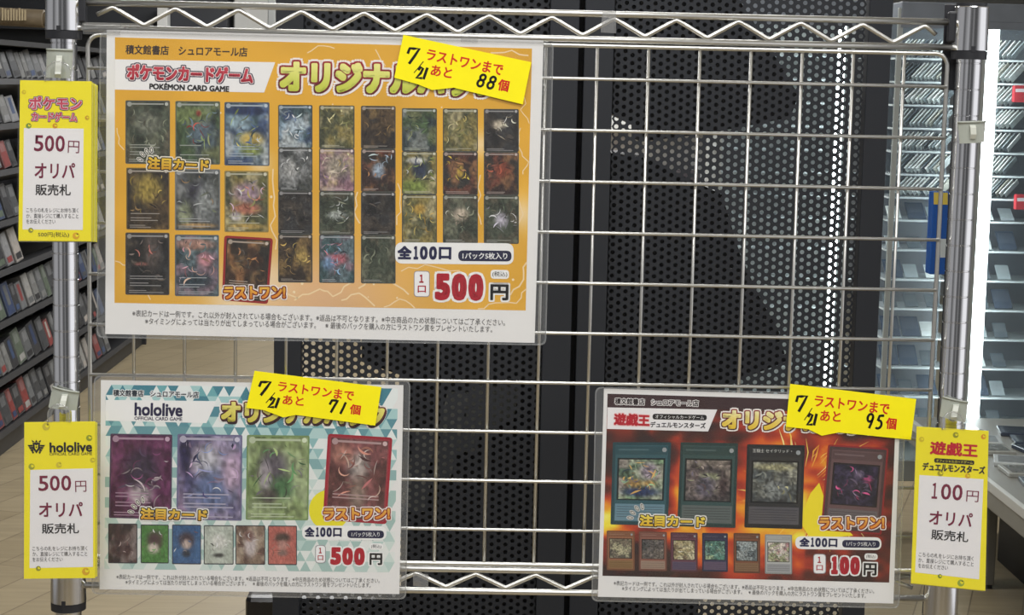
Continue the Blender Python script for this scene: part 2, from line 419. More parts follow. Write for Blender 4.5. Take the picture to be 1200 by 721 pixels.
# wire grid panel hung between the posts
gx0 = P(105.6, 440, 0).x; gx1 = P(1091, 452, 0).x; gz1 = zc(52.5); gz0 = zc(662.4)
grid = thing('wire_grid_panel', ((gx0 + gx1) / 2, 0, gz0), 'plated wire grid panel hanging between the two chrome posts', 'wire panel')
m = MB(); pts = []; r = 0.012
for cx, cz, a0 in ((gx1 - r, gz1 - r, 90), (gx1 - r, gz0 + r, 0), (gx0 + r, gz0 + r, -90), (gx0 + r, gz1 - r, -180)):
    for k in range(7):
        a = math.radians(a0 - 15 * k); pts.append((cx + r * math.cos(a), 0, cz + r * math.sin(a)))
m.tube(pts, 0.0022, 10, closed=True); m.build('border_wire', WIRE, grid)
for k in range(10):
    z = 1.5 - 0.05 * k; m = MB(); m.tube([(gx0, -0.0022, z), (gx1, -0.0022, z)], 0.0016, 8); m.build('cross_wire', WIRE, grid)
for k in range(16):
    x = (k - 7.5) * 0.05; m = MB(); m.tube([(x, 0.0010, gz0), (x, 0.0010, gz1)], 0.0016, 8); m.build('upright_wire', WIRE, grid)

# ================================================================= POSTERS
YP = -0.0046
def lay(k): return YP - 0.0001 * k
def poster(label, film_q, paper_q):
    c = P(sum(p[0] for p in paper_q) / 4, sum(p[1] for p in paper_q) / 4, YP)
    root = thing('laminated_poster', c, label, 'poster')
    m = MB(); m.prism([P(x, y, YP) for x, y in paper_q], (0, 0.0003, 0), (232, 231, 229)); m.build('paper_sheet', INK, root)
    m = MB(); m.rrect(film_q, YP - 0.0016, (255, 255, 255), 8); m.build('clear_film', FILM, root)
    m = MB()   # rim of the pouch round the paper, hazed pale to paint its edge highlight
    def ringpts(q, rad):
        pts = []
        for i in range(4):
            p = Vector(q[i]); a = Vector(q[i - 1]) - p; b = Vector(q[(i + 1) % 4]) - p
            a = p + a.normalized() * rad; b = p + b.normalized() * rad
            for k in range(6):
                t = k / 5; s_ = (1 - t) ** 2 * a + 2 * t * (1 - t) * p + t * t * b; pts.append((s_.x, s_.y))
        return pts
    o_ = ringpts(film_q, 8); cx = sum(p[0] for p in film_q) / 4; cy = sum(p[1] for p in film_q) / 4
    i_ = [(x + (1.6 if x < cx else -1.6), y + (1.6 if y < cy else -1.6)) for x, y in o_]
    N = len(o_)
    m.add([P(x, y, YP - 0.0018) for x, y in o_] + [P(x, y, YP - 0.0018) for x, y in i_] + [P(x, y, YP - 0.0006) for x, y in o_],
          [(i, (i + 1) % N, N + (i + 1) % N, N + i) for i in range(N)] + [(i, (i + 1) % N, 2 * N + (i + 1) % N, 2 * N + i) for i in range(N)])
    m.build('film_rim', FILMRIM, root)
    m = MB(); pin = []
    for i in range(4):
        for k in range(6): pin.append(paper_q[i])
    m.add([P(x, y, YP - 0.0005) for x, y in o_] + [P(x, y, YP - 0.0005) for x, y in pin], [(i, (i + 1) % N, N + (i + 1) % N, N + i) if (i + 1) % 6 == 0 else (i, (i + 1) % N, N + i) for i in range(N)])
    m.build('film_margin', FILMEDGE, root)
    return root

def fancy(root, name, s, x0, y0, x1, y1, h, k, fill, fill2, mid, outer, bold=0.035, g1=0.065, g2=0.14, drop=0, mid2=None):
    m = MB()
    if outer:
        text(m, s, x0, y0, x1, y1, h, lay(k), outer, bold, g2)
    if drop: text(m, s, x0, y0, x1, y1, h, lay(k + 1), mid2 or mid, bold, g1, dx=drop * 0.6, dy=drop)
    text(m, s, x0, y0, x1, y1, h, lay(k + 2), mid, bold, g1, col2=mid2)
    text(m, s, x0, y0, x1, y1, h, lay(k + 3), fill, bold, 0, col2=fill2)
    return m.build(name, INK, root)

def sparkle(m, pts, k):      # little outlined dashes beside a heading
    for (x, y, a) in pts:
        c, s_ = math.cos(a), math.sin(a)
        for w_, l_, col, kk in ((4.6, 8.5, (245, 243, 235), k), (3.4, 7.0, (40, 34, 34), k + 1), (1.5, 4.6, (238, 236, 225), k + 2)):
            pts_ = []
            for j in range(14):
                t = 2 * math.pi * j / 14; ex, ey = math.cos(t) * l_ / 2, math.sin(t) * w_ / 2
                pts_.append((x + ex * c - ey * s_, y + ex * s_ + ey * c))
            m.poly(pts_, lay(kk), col)

FINE1 = '※表記カードは一例です。これ以外が封入されている場合もございます。※返品は不可となります。※中古商品のため状態についてはご了承ください。'
FINE2 = '※タイミングによっては当たりが出てしまっている場合がございます。　※ 最後のパックを購入の方にラストワン賞をプレゼントいたします。'
def fine(root, a, b_, h, col=(96, 94, 94)):
    m = MB(); text(m, FINE1, *a, h, lay(4), col, 0.006); text(m, FINE2, *b_, h, lay(4), col, 0.006); m.build('fine_print', INK, root)

def offer(root, white_q, zen, pill, one_q, amount, amt_s, yen, tax, white2=None):
    m = MB()
    m.rrect(white_q, lay(3), (240, 240, 238), 9)
    m.rrect(pill, lay(4), (34, 36, 66), 6)
    px = [(p[0], p[1]) for p in pill]
    for ch, u0, u1 in (('全', 0, .27), ('１', .30, .39), ('0', .415, .565), ('0', .585, .735), ('口', .765, 1)):
        zx0, zy0, zx1, zy1, zh = zen
        text(m, ch, zx0 + (zx1 - zx0) * u0, zy0 + (zy1 - zy0) * u0, zx0 + (zx1 - zx0) * u1, zy0 + (zy1 - zy0) * u1, zh * (.92 if ch == '口' else 1), lay(5), (34, 36, 74), 0.06)
    x0 = px[0][0]; x1 = px[1][0]; ya = (px[0][1] + px[3][1]) / 2; yb = (px[1][1] + px[2][1]) / 2; hh = px[3][1] - px[0][1]
    text(m, '1パック5枚入り', x0 + 5, ya + 0.1, x1 - 5, yb - 0.1, hh * 0.62, lay(5), (242, 242, 242), 0.02)
    m.build('quantity_lettering', INK, root)
    m = MB()
    m.rrect(one_q, lay(3), (150, 145, 150), 4); s_ = [(one_q[0][0] + .8, one_q[0][1] + .8), (one_q[1][0] - .8, one_q[1][1] + .8), (one_q[2][0] - .8, one_q[2][1] - .8), (one_q[3][0] + .8, one_q[3][1] - .8)]
    m.rrect(s_, lay(4), (240, 240, 240), 3.5)
    def at(u, v): return lerp2(one_q, u, v)
    hq = one_q[3][1] - one_q[0][1]
    text(m, '１', *at(.34, .30), *at(.62, .30), hq * .32, lay(5), (172, 34, 52), 0.05)
    text(m, '口', *at(.24, .70), *at(.76, .70), hq * .27, lay(5), (172, 34, 52), 0.03)
    ax0, ay0, ax1, ay1, ah = amount; nd = len(amt_s); wd = (ax1 - ax0) / nd
    for k_, ch in enumerate(amt_s):
        f0 = k_ / nd; wl = wd * (.62 if ch == '1' else .94); gx = ax0 + k_ * wd + (wd * .22 if ch == '1' else 0); gy = ay0 + (ay1 - ay0) * f0
        text(m, '１' if ch == '1' else ch, gx, gy, gx + wl, gy + .2, ah, lay(3), (244, 244, 242), 0.085, 0.085)
        text(m, '１' if ch == '1' else ch, gx, gy, gx + wl, gy + .2, ah, lay(5), (176, 28, 46), 0.085)
    text(m, '円', *yen[:4], yen[4], lay(3), (244, 244, 242), 0.045, 0.11)
    text(m, '円', *yen[:4], yen[4], lay(5), (28, 27, 30), 0.045)
    tx0, ty0, tx1, ty1, th = tax
    m.rrect([(tx0 - 2, ty0 - th * .75), (tx1 + 2, ty1 - th * .75), (tx1 + 2, ty1 + th * .75), (tx0 - 2, ty0 + th * .75)], lay(3), (240, 240, 238), 4)
    text(m, '(税込)', tx0, ty0, tx1, ty1, th, lay(5), (50, 50, 54), 0.01)
    m.build('price_lettering', INK, root)

def card(root, q, seed, pal, blobs=(), style='full', frame=(60, 60, 58), k=2, label=None, box=(70, 78, 84)):
    m = MB()
    if style == 'full':
        m.rrect(q, lay(k), frame, 2.0)
        m.grid(sub(q, .025, .02, .975, .985), 34, 46, lay(k) - 0.00003, art(seed, pal, blobs))
        flourish(m, q, seed, list(pal) + [b_[4] for b_ in blobs] * 2, lay(k) - 0.00004, 28)
        rng = random.Random(seed)
        lt = tuple(min(255, int(c * 0.45 + 118)) for c in np.mean(np.array(pal), 0)); w_ = q[1][0] - q[0][0]
        kk = lay(k) - 0.00006
        m.line([lerp2(q, .14, .055), lerp2(q, .86, .055)], w_ * 0.035, kk, lt)
        m.disc(*lerp2(q, .92, .055), w_ * 0.04, kk, tuple(min(255, c + 30) for c in lt), 10)
        m.disc(*lerp2(q, .09, .06), w_ * 0.055, kk, lt, 10)
        if q[3][1] - q[0][1] > 60 or w_ > 55:
            for v in (.70, .74, .81, .85):
                if rng.random() < .85: m.line([lerp2(q, .10, v), lerp2(q, .10 + rng.uniform(.4, .78), v)], w_ * 0.018, kk, lt)
        for v in (.93, .96): m.line([lerp2(q, .08, v), lerp2(q, .08 + rng.uniform(.3, .8), v)], w_ * 0.015, kk, lt)
    else:                                         # framed art window with a name bar above and a text box below
        m.rrect(q, lay(k), frame, 1.5)
        kk = lay(k) - 0.00003; k2 = lay(k) - 0.00006
        big = q[1][0] - q[0][0] > 50
        m.poly(sub(q, .05, .035, .95, .96), kk, tuple(min(255, int(c * 1.25 + 6)) for c in frame))
        m.poly(sub(q, .06, .05, .94, .15), k2, tuple(min(255, int(c * 1.1 + 4)) for c in frame))
        lt = (150, 156, 158)
        if style == 'named':
            text(m, '王騎士 セイクリッド・', *lerp2(q, .10, .075), *lerp2(q, .78, .075), (q[3][1] - q[0][1]) * .045, lay(k) - 0.00009, (206, 206, 200), 0.01)
        else: m.line([lerp2(q, .10, .09), lerp2(q, .62, .09)], (q[1][0] - q[0][0]) * .03, lay(k) - 0.00009, tuple(min(255, c + 34) for c in frame))
        m.disc(*lerp2(q, .89, .09), (q[1][0] - q[0][0]) * .04, lay(k) - 0.00009, lt, 10)
        m.poly(sub(q, .09, .19, .91, .70), k2, tuple(int(c * .5) for c in frame))
        m.grid(sub(q, .12, .21, .88, .685), 34, 32, lay(k) - 0.00009, art(seed, pal, blobs, sharp=13, detail=.42))
        flourish(m, sub(q, .10, .16, .90, .74), seed, list(pal) + [b_[4] for b_ in blobs] * 2, lay(k) - 0.0001, 34)
        m.poly(sub(q, .07, .745, .93, .95), k2, box)
        for v in ((.78, .81, .84, .87, .90) if big else (.80, .86, .91)):
            m.line([lerp2(q, .10, v), lerp2(q, .90, v)], (q[3][1] - q[0][1]) * .010, lay(k) - 0.00009, tuple(int(c * .78) for c in box))
    o = m.build('card_picture', INK, root)
    if label: o['label'] = label
    return o

# ---- poster with the orange ground
po = poster('large orange laminated poster of many picture cards, top of the wire grid',
            [(117, 37), (649, 50), (640, 405), (113, 396)], [(125, 35), (637, 47.5), (626.5, 402), (123.3, 391.5)])
m = MB()
def orange(us, vs):
    rng = np.random.default_rng(3)
    c = np.zeros(us.shape + (3,)) + np.array((226, 171, 56.0))
    k = np.exp(-(((us - .50) / .26) ** 2 + ((vs - .97) / .22) ** 2)); c = c * (1 - .75 * k[..., None]) + np.array((226, 186, 164.)) * .75 * k[..., None]
    for bx, by, r_ in ((.88, .37, .03), (.985, .63, .04), (.37, .90, .06), (.28, .985, .06), (.35, .46, .03), (.05, .9, .02), (.12, .93, .015)):
        k = .7 * np.exp(-(((us - bx) / r_) ** 2 + ((vs - by) / (r_ * 1.6)) ** 2)); c = c * (1 - k[..., None]) + np.array((244, 226, 196.)) * k[..., None]
    return c * (1 + (vnoise(rng, us, vs, 9)[..., None] - .5) * .08)
OQ = [(134.7, 43.7), (623.5, 57), (616, 364), (134.2, 355)]
m.grid(OQ, 90, 60, lay(1), orange)
rng = random.Random(11)
def bolt(pts, wd, n=3):
    q = [Vector(p) for p in pts]; outp = [q[0]]
    for a, b2 in zip(q, q[1:]):
        d = b2 - a
        for j in range(1, n + 1): outp.append(a + d * j / n + Vector((rng.uniform(-1, 1), rng.uniform(-1, 1))) * d.length * .09)
    m.line([(p.x, p.y) for p in outp], wd, lay(1) - .00004, (240, 214, 168))
for pts, wd in (([(137, 150), (139, 168), (146, 176)], 1.2), ([(360, 62), (378, 52), (392, 58)], 1.2), ([(440, 58), (452, 76)], 1.2), ([(575, 62), (600, 60), (620, 66)], 1.6),
                ([(610, 150), (606, 172), (618, 190), (612, 205)], 1.2), ([(617, 100), (612, 130), (620, 145)], 1.0), ([(320, 198), (324, 232), (318, 262), (325, 290)], 1.6), ([(419, 225), (416, 250), (422, 262)], 1.6),
                ([(466, 215), (470, 240), (464, 262)], 1.3), ([(563, 205), (560, 240), (565, 262)], 1.2), ([(135, 306), (150, 312), (160, 330), (178, 352)], 1.2), ([(345, 352), (372, 338), (392, 346), (412, 330)], 1.8),
                ([(400, 352), (420, 342), (440, 358)], 1.8), ([(420, 338), (436, 322), (460, 330), (478, 345)], 1.8), ([(450, 360), (470, 350), (486, 360)], 1.4), ([(470, 318), (500, 312), (540, 316)], 1.2),
                ([(598, 346), (612, 328), (616, 306)], 1.8), ([(560, 362), (580, 356), (606, 354), (616, 340)], 1.4), ([(300, 352), (330, 344), (350, 351)], 1.6), ([(606, 230), (612, 250), (606, 270)], 1.2)):
    bolt(pts, wd)
for k in range(46):
    m.disc(rng.uniform(140, 612), rng.uniform(300, 352) if k % 2 else rng.choice((141, 320, 368, 420, 466, 515, 563, 613)) + rng.uniform(-2, 2) * 1.0 if k % 2 else rng.uniform(80, 345), rng.uniform(.6, 1.8), lay(1) - .00003, (243, 222, 180), 8)
m.build('printed_background', INK, po)
m = MB(); m.poly([(134.7, 69.5), (322.5, 73), (309.5, 108.5), (134.5, 105)], lay(2), (238, 237, 236)); m.build('title_banner', INK, po)
m = MB(); text(m, '積文館書店　シュロアモール店', 147, 58, 290, 61, 11.2, lay(3), (62, 52, 48), 0.022); m.build('shop_name_lettering', INK, po)
fancy(po, 'game_name_lettering', 'ポケモンカードゲーム', 148.5, 84.2, 297, 88.6, 19.5, 3, (206, 78, 92), (178, 42, 60), (246, 238, 236), (60, 44, 72), 0.055, 0.035, 0.10)
m = MB(); text(m, 'POKÉMON CARD GAME', 175, 100.4, 268.6, 103.6, 8.6, lay(4), (40, 38, 40), 0.05); m.build('subtitle_lettering', INK, po)
fancy(po, 'headline_lettering', 'オリジナルパック', 327.5, 89.5, 585, 95.5, 38, 4, (244, 240, 150), (196, 206, 70), (166, 36, 48), (246, 238, 232), 0.065, 0.06, 0.125, mid2=(96, 34, 34))
pals = dict(g=[(74, 84, 66), (52, 62, 50), (108, 112, 88), (90, 84, 66)], gr=[(70, 96, 58), (110, 118, 72), (52, 66, 70), (120, 128, 124)], bl=[(52, 74, 118), (118, 146, 168), (60, 88, 96), (168, 178, 180)],
            br=[(92, 70, 46), (60, 48, 40), (128, 98, 52), (44, 40, 40)], gy=[(92, 96, 98), (60, 64, 66), (136, 138, 138), (74, 78, 74)], pk=[(150, 104, 120), (196, 160, 150), (120, 92, 110), (210, 180, 120)],
            dk=[(48, 46, 44), (34, 34, 36), (76, 66, 58), (58, 58, 60)], yl=[(150, 132, 62), (104, 104, 56), (178, 164, 110), (80, 84, 58)], rd=[(120, 60, 44), (60, 40, 38), (146, 96, 56), (48, 48, 46)],
            tq=[(58, 92, 96), (96, 120, 128), (48, 66, 72), (140, 112, 128)], pu=[(96, 80, 128), (60, 56, 92), (146, 136, 168), (110, 104, 130)])
big = [((147, 117.5, 199.2, 192), 'g', [(.5, .35, .35, .2, (118, 122, 104))], (86, 88, 80)),
       ((205.5, 118.3, 258, 192.5), 'gr', [(.35, .2, .5, .16, (116, 136, 72)), (.6, .55, .35, .22, (86, 108, 124)), (.52, .18, .06, .05, (176, 56, 44))], (96, 100, 84)),
       ((263, 119.5, 315.8, 194), 'bl', [(.3, .3, .32, .14, (140, 172, 186)), (.6, .58, .30, .12, (210, 176, 70)), (.6, .76, .26, .10, (150, 168, 72)), (.5, .12, .6, .08, (44, 62, 112))], (84, 92, 104)),
       ((148, 196.5, 198.6, 269), 'br', [(.5, .33, .36, .26, (172, 144, 50)), (.5, .85, .6, .14, (74, 58, 40))], (110, 92, 58)),
       ((205, 198, 258, 270), 'gy', [(.5, .36, .22, .16, (46, 44, 62)), (.2, .75, .16, .2, (150, 160, 120)), (.7, .5, .25, .3, (138, 144, 142)), (.5, .93, .45, .04, (196, 150, 84))], (120, 124, 122)),
       ((263, 200, 314.8, 272), 'yl', [(.5, .35, .34, .18, (176, 140, 160)), (.5, .62, .34, .10, (198, 110, 84)), (.5, .92, .44, .05, (206, 166, 72)), (.25, .75, .14, .08, (196, 190, 190))], (150, 130, 74)),
       ((147, 272.5, 198.6, 345.5), 'dk', [(.62, .3, .2, .3, (98, 84, 78)), (.35, .5, .16, .03, (166, 92, 80))], (70, 66, 64)),
       ((205, 275, 256.6, 347), 'tq', [(.45, .14, .5, .10, (196, 140, 120)), (.7, .4, .2, .14, (208, 128, 140)), (.4, .75, .5, .14, (46, 66, 78))], (84, 96, 104))]
for i, (r_, pk_, bl_, fr_) in enumerate(big): card(po, rect(*r_), 100 + i, pals[pk_], bl_, 'full', fr_)
q = [(262.8, 276), (320, 279.3), (314, 356.5), (260, 352)]
m = MB(); m.rrect(q, lay(2), (150, 42, 44), 4); m.build('prize_card_border', INK, po)
card(po, sub(q, .05, .035, .95, .965), 140, [(150, 96, 52), (70, 46, 36), (184, 134, 72), (48, 44, 40)], [(.5, .85, .6, .1, (64, 58, 52))], 'full', (60, 46, 40), 3)
cols = [(326, 366.2, 4, ['bl', 'gy', 'dk', 'br']), (374, 415.5, 4, ['yl', 'pk', 'g', 'tq']), (423, 463.6, 4, ['br', 'rd', 'dk', 'g']),
        (471, 512, 3, ['gr', 'yl', 'yl']), (519, 560, 3, ['yl', 'rd', 'g']), (567, 608, 3, ['dk', 'rd', 'g'])]
accent = {(0, 0): [(.5, .5, .35, .2, (176, 196, 210))], (0, 1): [(.35, .5, .2, .2, (190, 190, 186))], (0, 3): [(.7, .45, .2, .2, (186, 150, 66))], (1, 1): [(.5, .4, .4, .3, (164, 150, 130))], (1, 2): [(.5, .55, .3, .1, (170, 178, 170))],
          (1, 3): [(.5, .5, .35, .12, (196, 96, 110)), (.25, .6, .2, .15, (110, 150, 196))], (3, 1): [(.5, .4, .25, .25, (46, 58, 84)), (.4, .2, .3, .08, (206, 206, 200)), (.3, .85, .5, .2, (128, 150, 56))], (3, 2): [(.5, .3, .2, .12, (208, 160, 50))],
          (4, 1): [(.5, .45, .1, .16, (200, 160, 40))], (5, 0): [(.45, .35, .2, .12, (206, 190, 160))], (5, 1): [(.5, .4, .3, .2, (150, 62, 40))], (5, 2): [(.5, .5, .2, .16, (186, 180, 196))], (4, 2): [(.5, .4, .25, .15, (196, 176, 150))], (2, 1): [(.5, .5, .2, .2, (150, 170, 190))]}
for ci, (x0, x1, nr, pl) in enumerate(cols):
    dy = (x0 - 326) * .0085
    ys = [122.8, 173.3, 223.6, 274.2, 331.0] if nr == 4 else [125.5, 176, 226.5, 283.5]
    if nr == 4: dy = (x0 - 326) * .012
    for ri in range(nr):
        card(po, rect(x0, ys[ri] + dy, x1, ys[ri + 1] + dy), 200 + ci * 10 + ri, pals[pl[ri]], accent.get((ci, ri), ()), 'full', (70, 72, 68))
fancy(po, 'featured_cards_lettering', '注目カード', 173, 191, 245, 194, 14.5, 5, (236, 200, 70), (214, 160, 40), (44, 36, 30), (240, 234, 216), 0.055, 0.085, 0.18)
m = MB(); sparkle(m, [(164, 187, .5), (167, 181, .8), (172, 177.5, 1.1), (177.5, 176, 1.4)], 5); m.build('sparkle_marks', INK, po)
fancy(po, 'last_prize_lettering', 'ラストワン!', 262, 343.2, 334.5, 342.6, 15, 5, (244, 196, 80), (222, 130, 40), (120, 30, 24), (244, 236, 230), 0.05, 0.085, 0.17)
offer(po, rect(463, 284, 602, 309), (465.5, 296, 529, 297, 16), rect(537, 293.4, 599.5, 306), rect(485, 317.5, 503.6, 348), (509.5, 336.2, 568, 337.2, 32), '500', (574.5, 342.5, 596, 342.9, 19), (577, 321.5, 594.5, 321.8, 7))
fine(po, (155, 367, 592, 378), (170, 376.3, 577, 386), 8.0)
m = MB(); m.poly([(540, 39), (560, 39), (560, 50), (540, 49)], YP - .0018, (255,) * 3); m.build('sticky_tape', TAPE, po)
m = MB(); m.poly([(98, 26), (142, 27), (141, 41), (97, 40)], YP - .0022, (255,) * 3); m.build('sticky_tape', TAPE, po)

# ---- poster with the teal triangles
pt = poster('teal triangle patterned laminated poster of cards, lower on the grid near the floor gap',
            [(110, 440), (481, 445.5), (476, 703), (107, 696.5)], [(118.2, 445.5), (472.8, 451.5), (468, 696.5), (116.7, 690.8)])
m = MB(); TQ = [(124, 451), (466.3, 455.5), (462.3, 671), (122.3, 667)]
rng = random.Random(5); nx = 26; ny = 18
for j in range(ny):
    for i in range(nx * 2):
        u0 = (i // 2) / nx - (0.5 / nx if j % 2 else 0); v0 = j / ny; v1 = (j + 1) / ny; du = 1 / nx
        tri = [(u0, v1), (u0 + du, v1), (u0 + du / 2, v0)] if i % 2 == 0 else [(u0 + du / 2, v0), (u0 + du * 1.5, v0), (u0 + du, v1)]
        tri = [(max(0, min(1, a)), b2) for a, b2 in tri]
        pale = max(0, min(1, (v0 - .05) / .5)); d = rng.choice([0, 0, 1, 2, 3, 3])
        base = [(232, 238, 236), (166, 206, 206), (112, 172, 178), (72, 132, 148)][d]
        pal_ = [(226, 230, 226), (206, 220, 214), (186, 208, 202), (164, 192, 186)][d]
        c = tuple(base[k] * (1 - pale) + pal_[k] * pale for k in range(3))
        m.poly([lerp2(TQ, *p) for p in tri], lay(1), c)
m.build('printed_background', INK, pt)
m = MB(); m.poly([(124, 468.8), (254, 470.2), (242, 496), (123.8, 493.2)], lay(2), (240, 240, 239)); m.build('title_banner', INK, pt)
m = MB(); text(m, '積文館書店　シュロアモール店', 132.5, 460.5, 233, 462.8, 7.8, lay(3), (244, 246, 246), 0.03, 0.11); text(m, '積文館書店　シュロアモール店', 132.5, 460.5, 233, 462.8, 7.8, lay(4), (48, 56, 66), 0.03); m.build('shop_name_lettering', INK, pt)
m = MB(); text(m, 'hololive', 157.5, 479.6, 214, 480.9, 15.6, lay(3), (44, 42, 76), 0.045); text(m, 'OFFICIAL CARD GAME', 157.5, 490.3, 213.6, 491.4, 4.2, lay(3), (44, 42, 76), 0.03); m.build('game_name_lettering', INK, pt)
fancy(pt, 'headline_lettering', 'オリジナルパック', 259, 482.6, 451, 487.6, 25.5, 4, (240, 232, 132), (214, 200, 80), (120, 34, 40), (246, 238, 232), 0.065, 0.06, 0.13, drop=1.6, mid2=(60, 36, 40))
card(pt, [(129.3, 508.3), (202, 509.4), (201, 609), (127.5, 607.2)], 300, [(104, 36, 84), (84, 26, 66), (122, 52, 100)], [(.5, .42, .30, .26, (64, 46, 72)), (.5, .72, .22, .12, (186, 170, 176))], 'full', (80, 60, 84))
card(pt, [(208, 508.6), (284, 510), (283.3, 610.6), (206.6, 609)], 301, [(112, 116, 160), (74, 70, 118), (164, 150, 190), (150, 120, 160)], [(.45, .3, .25, .2, (186, 184, 196)), (.55, .66, .3, .25, (96, 116, 170)), (.1, .2, .1, .3, (46, 40, 88)), (.85, .45, .15, .25, (190, 158, 190))], 'full', (110, 106, 140))
card(pt, [(289.3, 509.8), (362.8, 510.8), (361.3, 610), (287.9, 609.4)], 302, [(142, 166, 96), (122, 150, 80), (164, 184, 126)], [(.42, .36, .26, .22, (92, 84, 96)), (.30, .5, .12, .2, (172, 160, 168)), (.58, .62, .2, .14, (74, 126, 72)), (.36, .72, .16, .1, (84, 76, 70))], 'full', (120, 144, 92))
m = MB(); m.disc(386, 598, 24, lay(1) - .00004, (236, 224, 40), 28); m.build('sunburst_shape', INK, pt)
q = [(384.3, 508.4), (460, 513), (453, 614.6), (378.2, 609.6)]
m = MB(); m.rrect(q, lay(2), (160, 34, 50), 4); m.build('prize_card_border', INK, pt)
card(pt, sub(q, .035, .025, .965, .975), 303, [(150, 78, 78), (122, 62, 62), (108, 54, 52)], [(.5, .35, .2, .2, (166, 150, 142)), (.52, .7, .16, .22, (150, 122, 106)), (.2, .2, .2, .14, (196, 120, 100))], 'full', (150, 58, 66), 3)
sm = [((126.8, 613.6, 161, 660.3), [(92, 60, 60), (60, 46, 48), (140, 120, 116)], []), ((164.8, 614.8, 197.8, 660.3), [(86, 158, 66), (78, 148, 58)], [(.5, .4, .3, .25, (92, 62, 66)), (.45, .62, .22, .15, (224, 206, 190))]),
      ((201.6, 614.9, 235.7, 661.4), [(58, 108, 170), (50, 96, 156)], [(.5, .38, .3, .22, (80, 60, 70)), (.5, .5, .18, .14, (206, 180, 166)), (.5, .74, .16, .1, (52, 58, 74))]), ((238.8, 615.6, 273.7, 661.6), [(196, 206, 190), (188, 198, 180)], [(.5, .42, .3, .22, (226, 226, 216)), (.5, .78, .2, .06, (74, 74, 72))]),
      ((275.9, 615.7, 310.8, 661.8), [(150, 120, 96), (190, 166, 140), (110, 78, 66)], [(.5, .5, .22, .34, (206, 190, 190)), (.45, .25, .18, .16, (140, 96, 86))]), ((314, 616, 348, 662.2), [(222, 108, 92), (214, 98, 84)], [(.5, .3, .3, .14, (84, 66, 58)), (.5, .5, .2, .14, (206, 140, 126)), (.5, .7, .2, .1, (150, 110, 100))])]
for i, (r_, pl, bl_) in enumerate(sm):
    m2 = MB(); qq = rect(*r_); m2.rrect(qq, lay(2), (60, 60, 66), 1.5); m2.grid(sub(qq, .03, .025, .97, .975), 24, 32, lay(3), art(320 + i, pl, bl_, detail=.12)); flourish(m2, qq, 320 + i, list(pl) + [b_[4] for b_ in bl_] * 2, lay(3) - .00002, 12); m2.build('card_picture', INK, pt)
fancy(pt, 'featured_cards_lettering', '注目カード', 164.5, 602, 243, 604, 13.6, 5, (240, 210, 90), (222, 162, 50), (44, 36, 36), (243, 240, 232), 0.055, 0.085, 0.18)
m = MB(); sparkle(m, [(153.5, 600, .15), (157, 594, .7), (161.5, 589, 1.0), (167.5, 586, 1.35)], 5); m.build('sparkle_marks', INK, pt)
fancy(pt, 'last_prize_lettering', 'ラストワン!', 379, 602.6, 457, 601.8, 14.2, 5, (246, 200, 90), (226, 140, 50), (140, 36, 28), (246, 238, 232), 0.05, 0.085, 0.17)
offer(pt, rect(354, 616, 453, 632.5), (357, 623.4, 400.5, 624.2, 11.4), rect(407, 621.6, 450, 630.8), rect(369.4, 639, 381.8, 660.3), (387, 651.8, 428.5, 652.6, 21), '500', (433, 655.3, 448, 655.6, 14), (435, 640.6, 447, 640.9, 5))
fine(pt, (136.4, 676, 445, 680.6), (147, 682.2, 434.5, 686), 5.8)

# ---- poster with the fire
pf = poster('dark red fire patterned laminated poster of framed cards beside the showcase aisle',
            [(697.5, 453.5), (1062, 463), (1054, 713.5), (693, 705)], [(707.8, 455.4), (1055.5, 466.5), (1047, 707.5), (700.6, 699.6)])
m = MB(); FQ = [(712, 461.5), (1050.5, 471.5), (1042, 683), (706, 675)]
def fire(us, vs):
    rng = np.random.default_rng(21)
    n1 = vnoise(rng, us * 1.0, vs, 6); n2 = vnoise(rng, us, vs, 13); n3 = vnoise(rng, us, vs, 25)
    h = .40 * n1 + .36 * n2 + .24 * n3; h = .5 + (h - .5) * 1.9; h = h + .25 * (1 - np.abs(2 * vnoise(rng, us, vs, 10) - 1)) ** 4
    ce = np.exp(-(((us - .66) / .26) ** 2 + ((vs - .52) / .38) ** 2)); le = .5 * np.exp(-(((us - .0) / .08) ** 2 + ((vs - .6) / .2) ** 2)); mi_ = .75 * np.exp(-(((us - .27) / .04) ** 2 + ((vs - .5) / .3) ** 2))
    md = .35 * np.exp(-(((vs - .72) / .14) ** 2)) * (us < .7)
    t = np.clip(h * .6 + .72 * ce + le + mi_ * .55 + md - .24, 0, 1.2)
    stops = [(0, (52, 34, 32)), (.25, (92, 40, 32)), (.45, (168, 54, 36)), (.62, (214, 92, 36)), (.8, (236, 160, 40)), (1.0, (244, 226, 60)), (1.2, (250, 244, 130))]
    return np.stack([np.interp(t, [s_[0] for s_ in stops], [s_[1][k] for s_ in stops]) for k in range(3)], -1)
m.grid(FQ, 110, 70, lay(1), fire)
m.poly([(712, 461.5), (935, 468), (934, 482), (711.7, 477.5)], lay(1) - .00004, (62, 42, 44))
rng = random.Random(3)
for k in range(120):
    a = rng.uniform(0, 6.28); r1 = rng.uniform(18, 60); r2 = r1 + rng.uniform(8, 40); cx, cy = 950, 575
    x1, y1, x2, y2 = cx + math.cos(a) * r1, cy + math.sin(a) * r1 * .9, cx + math.cos(a + .12) * r2, cy + math.sin(a + .12) * r2 * .9
    if 720 < x2 < 1036 and 490 < y2 < 668: m.line([(x1, y1), ((x1 + x2) / 2 + rng.uniform(-3, 3), (y1 + y2) / 2), (x2, y2)], [.3, rng.uniform(.6, 2.2), .2], lay(1) - .00003 - 2e-7 * k, rng.choice([(246, 206, 96), (240, 170, 60), (250, 232, 150)]))
m.build('printed_background', INK, pf)
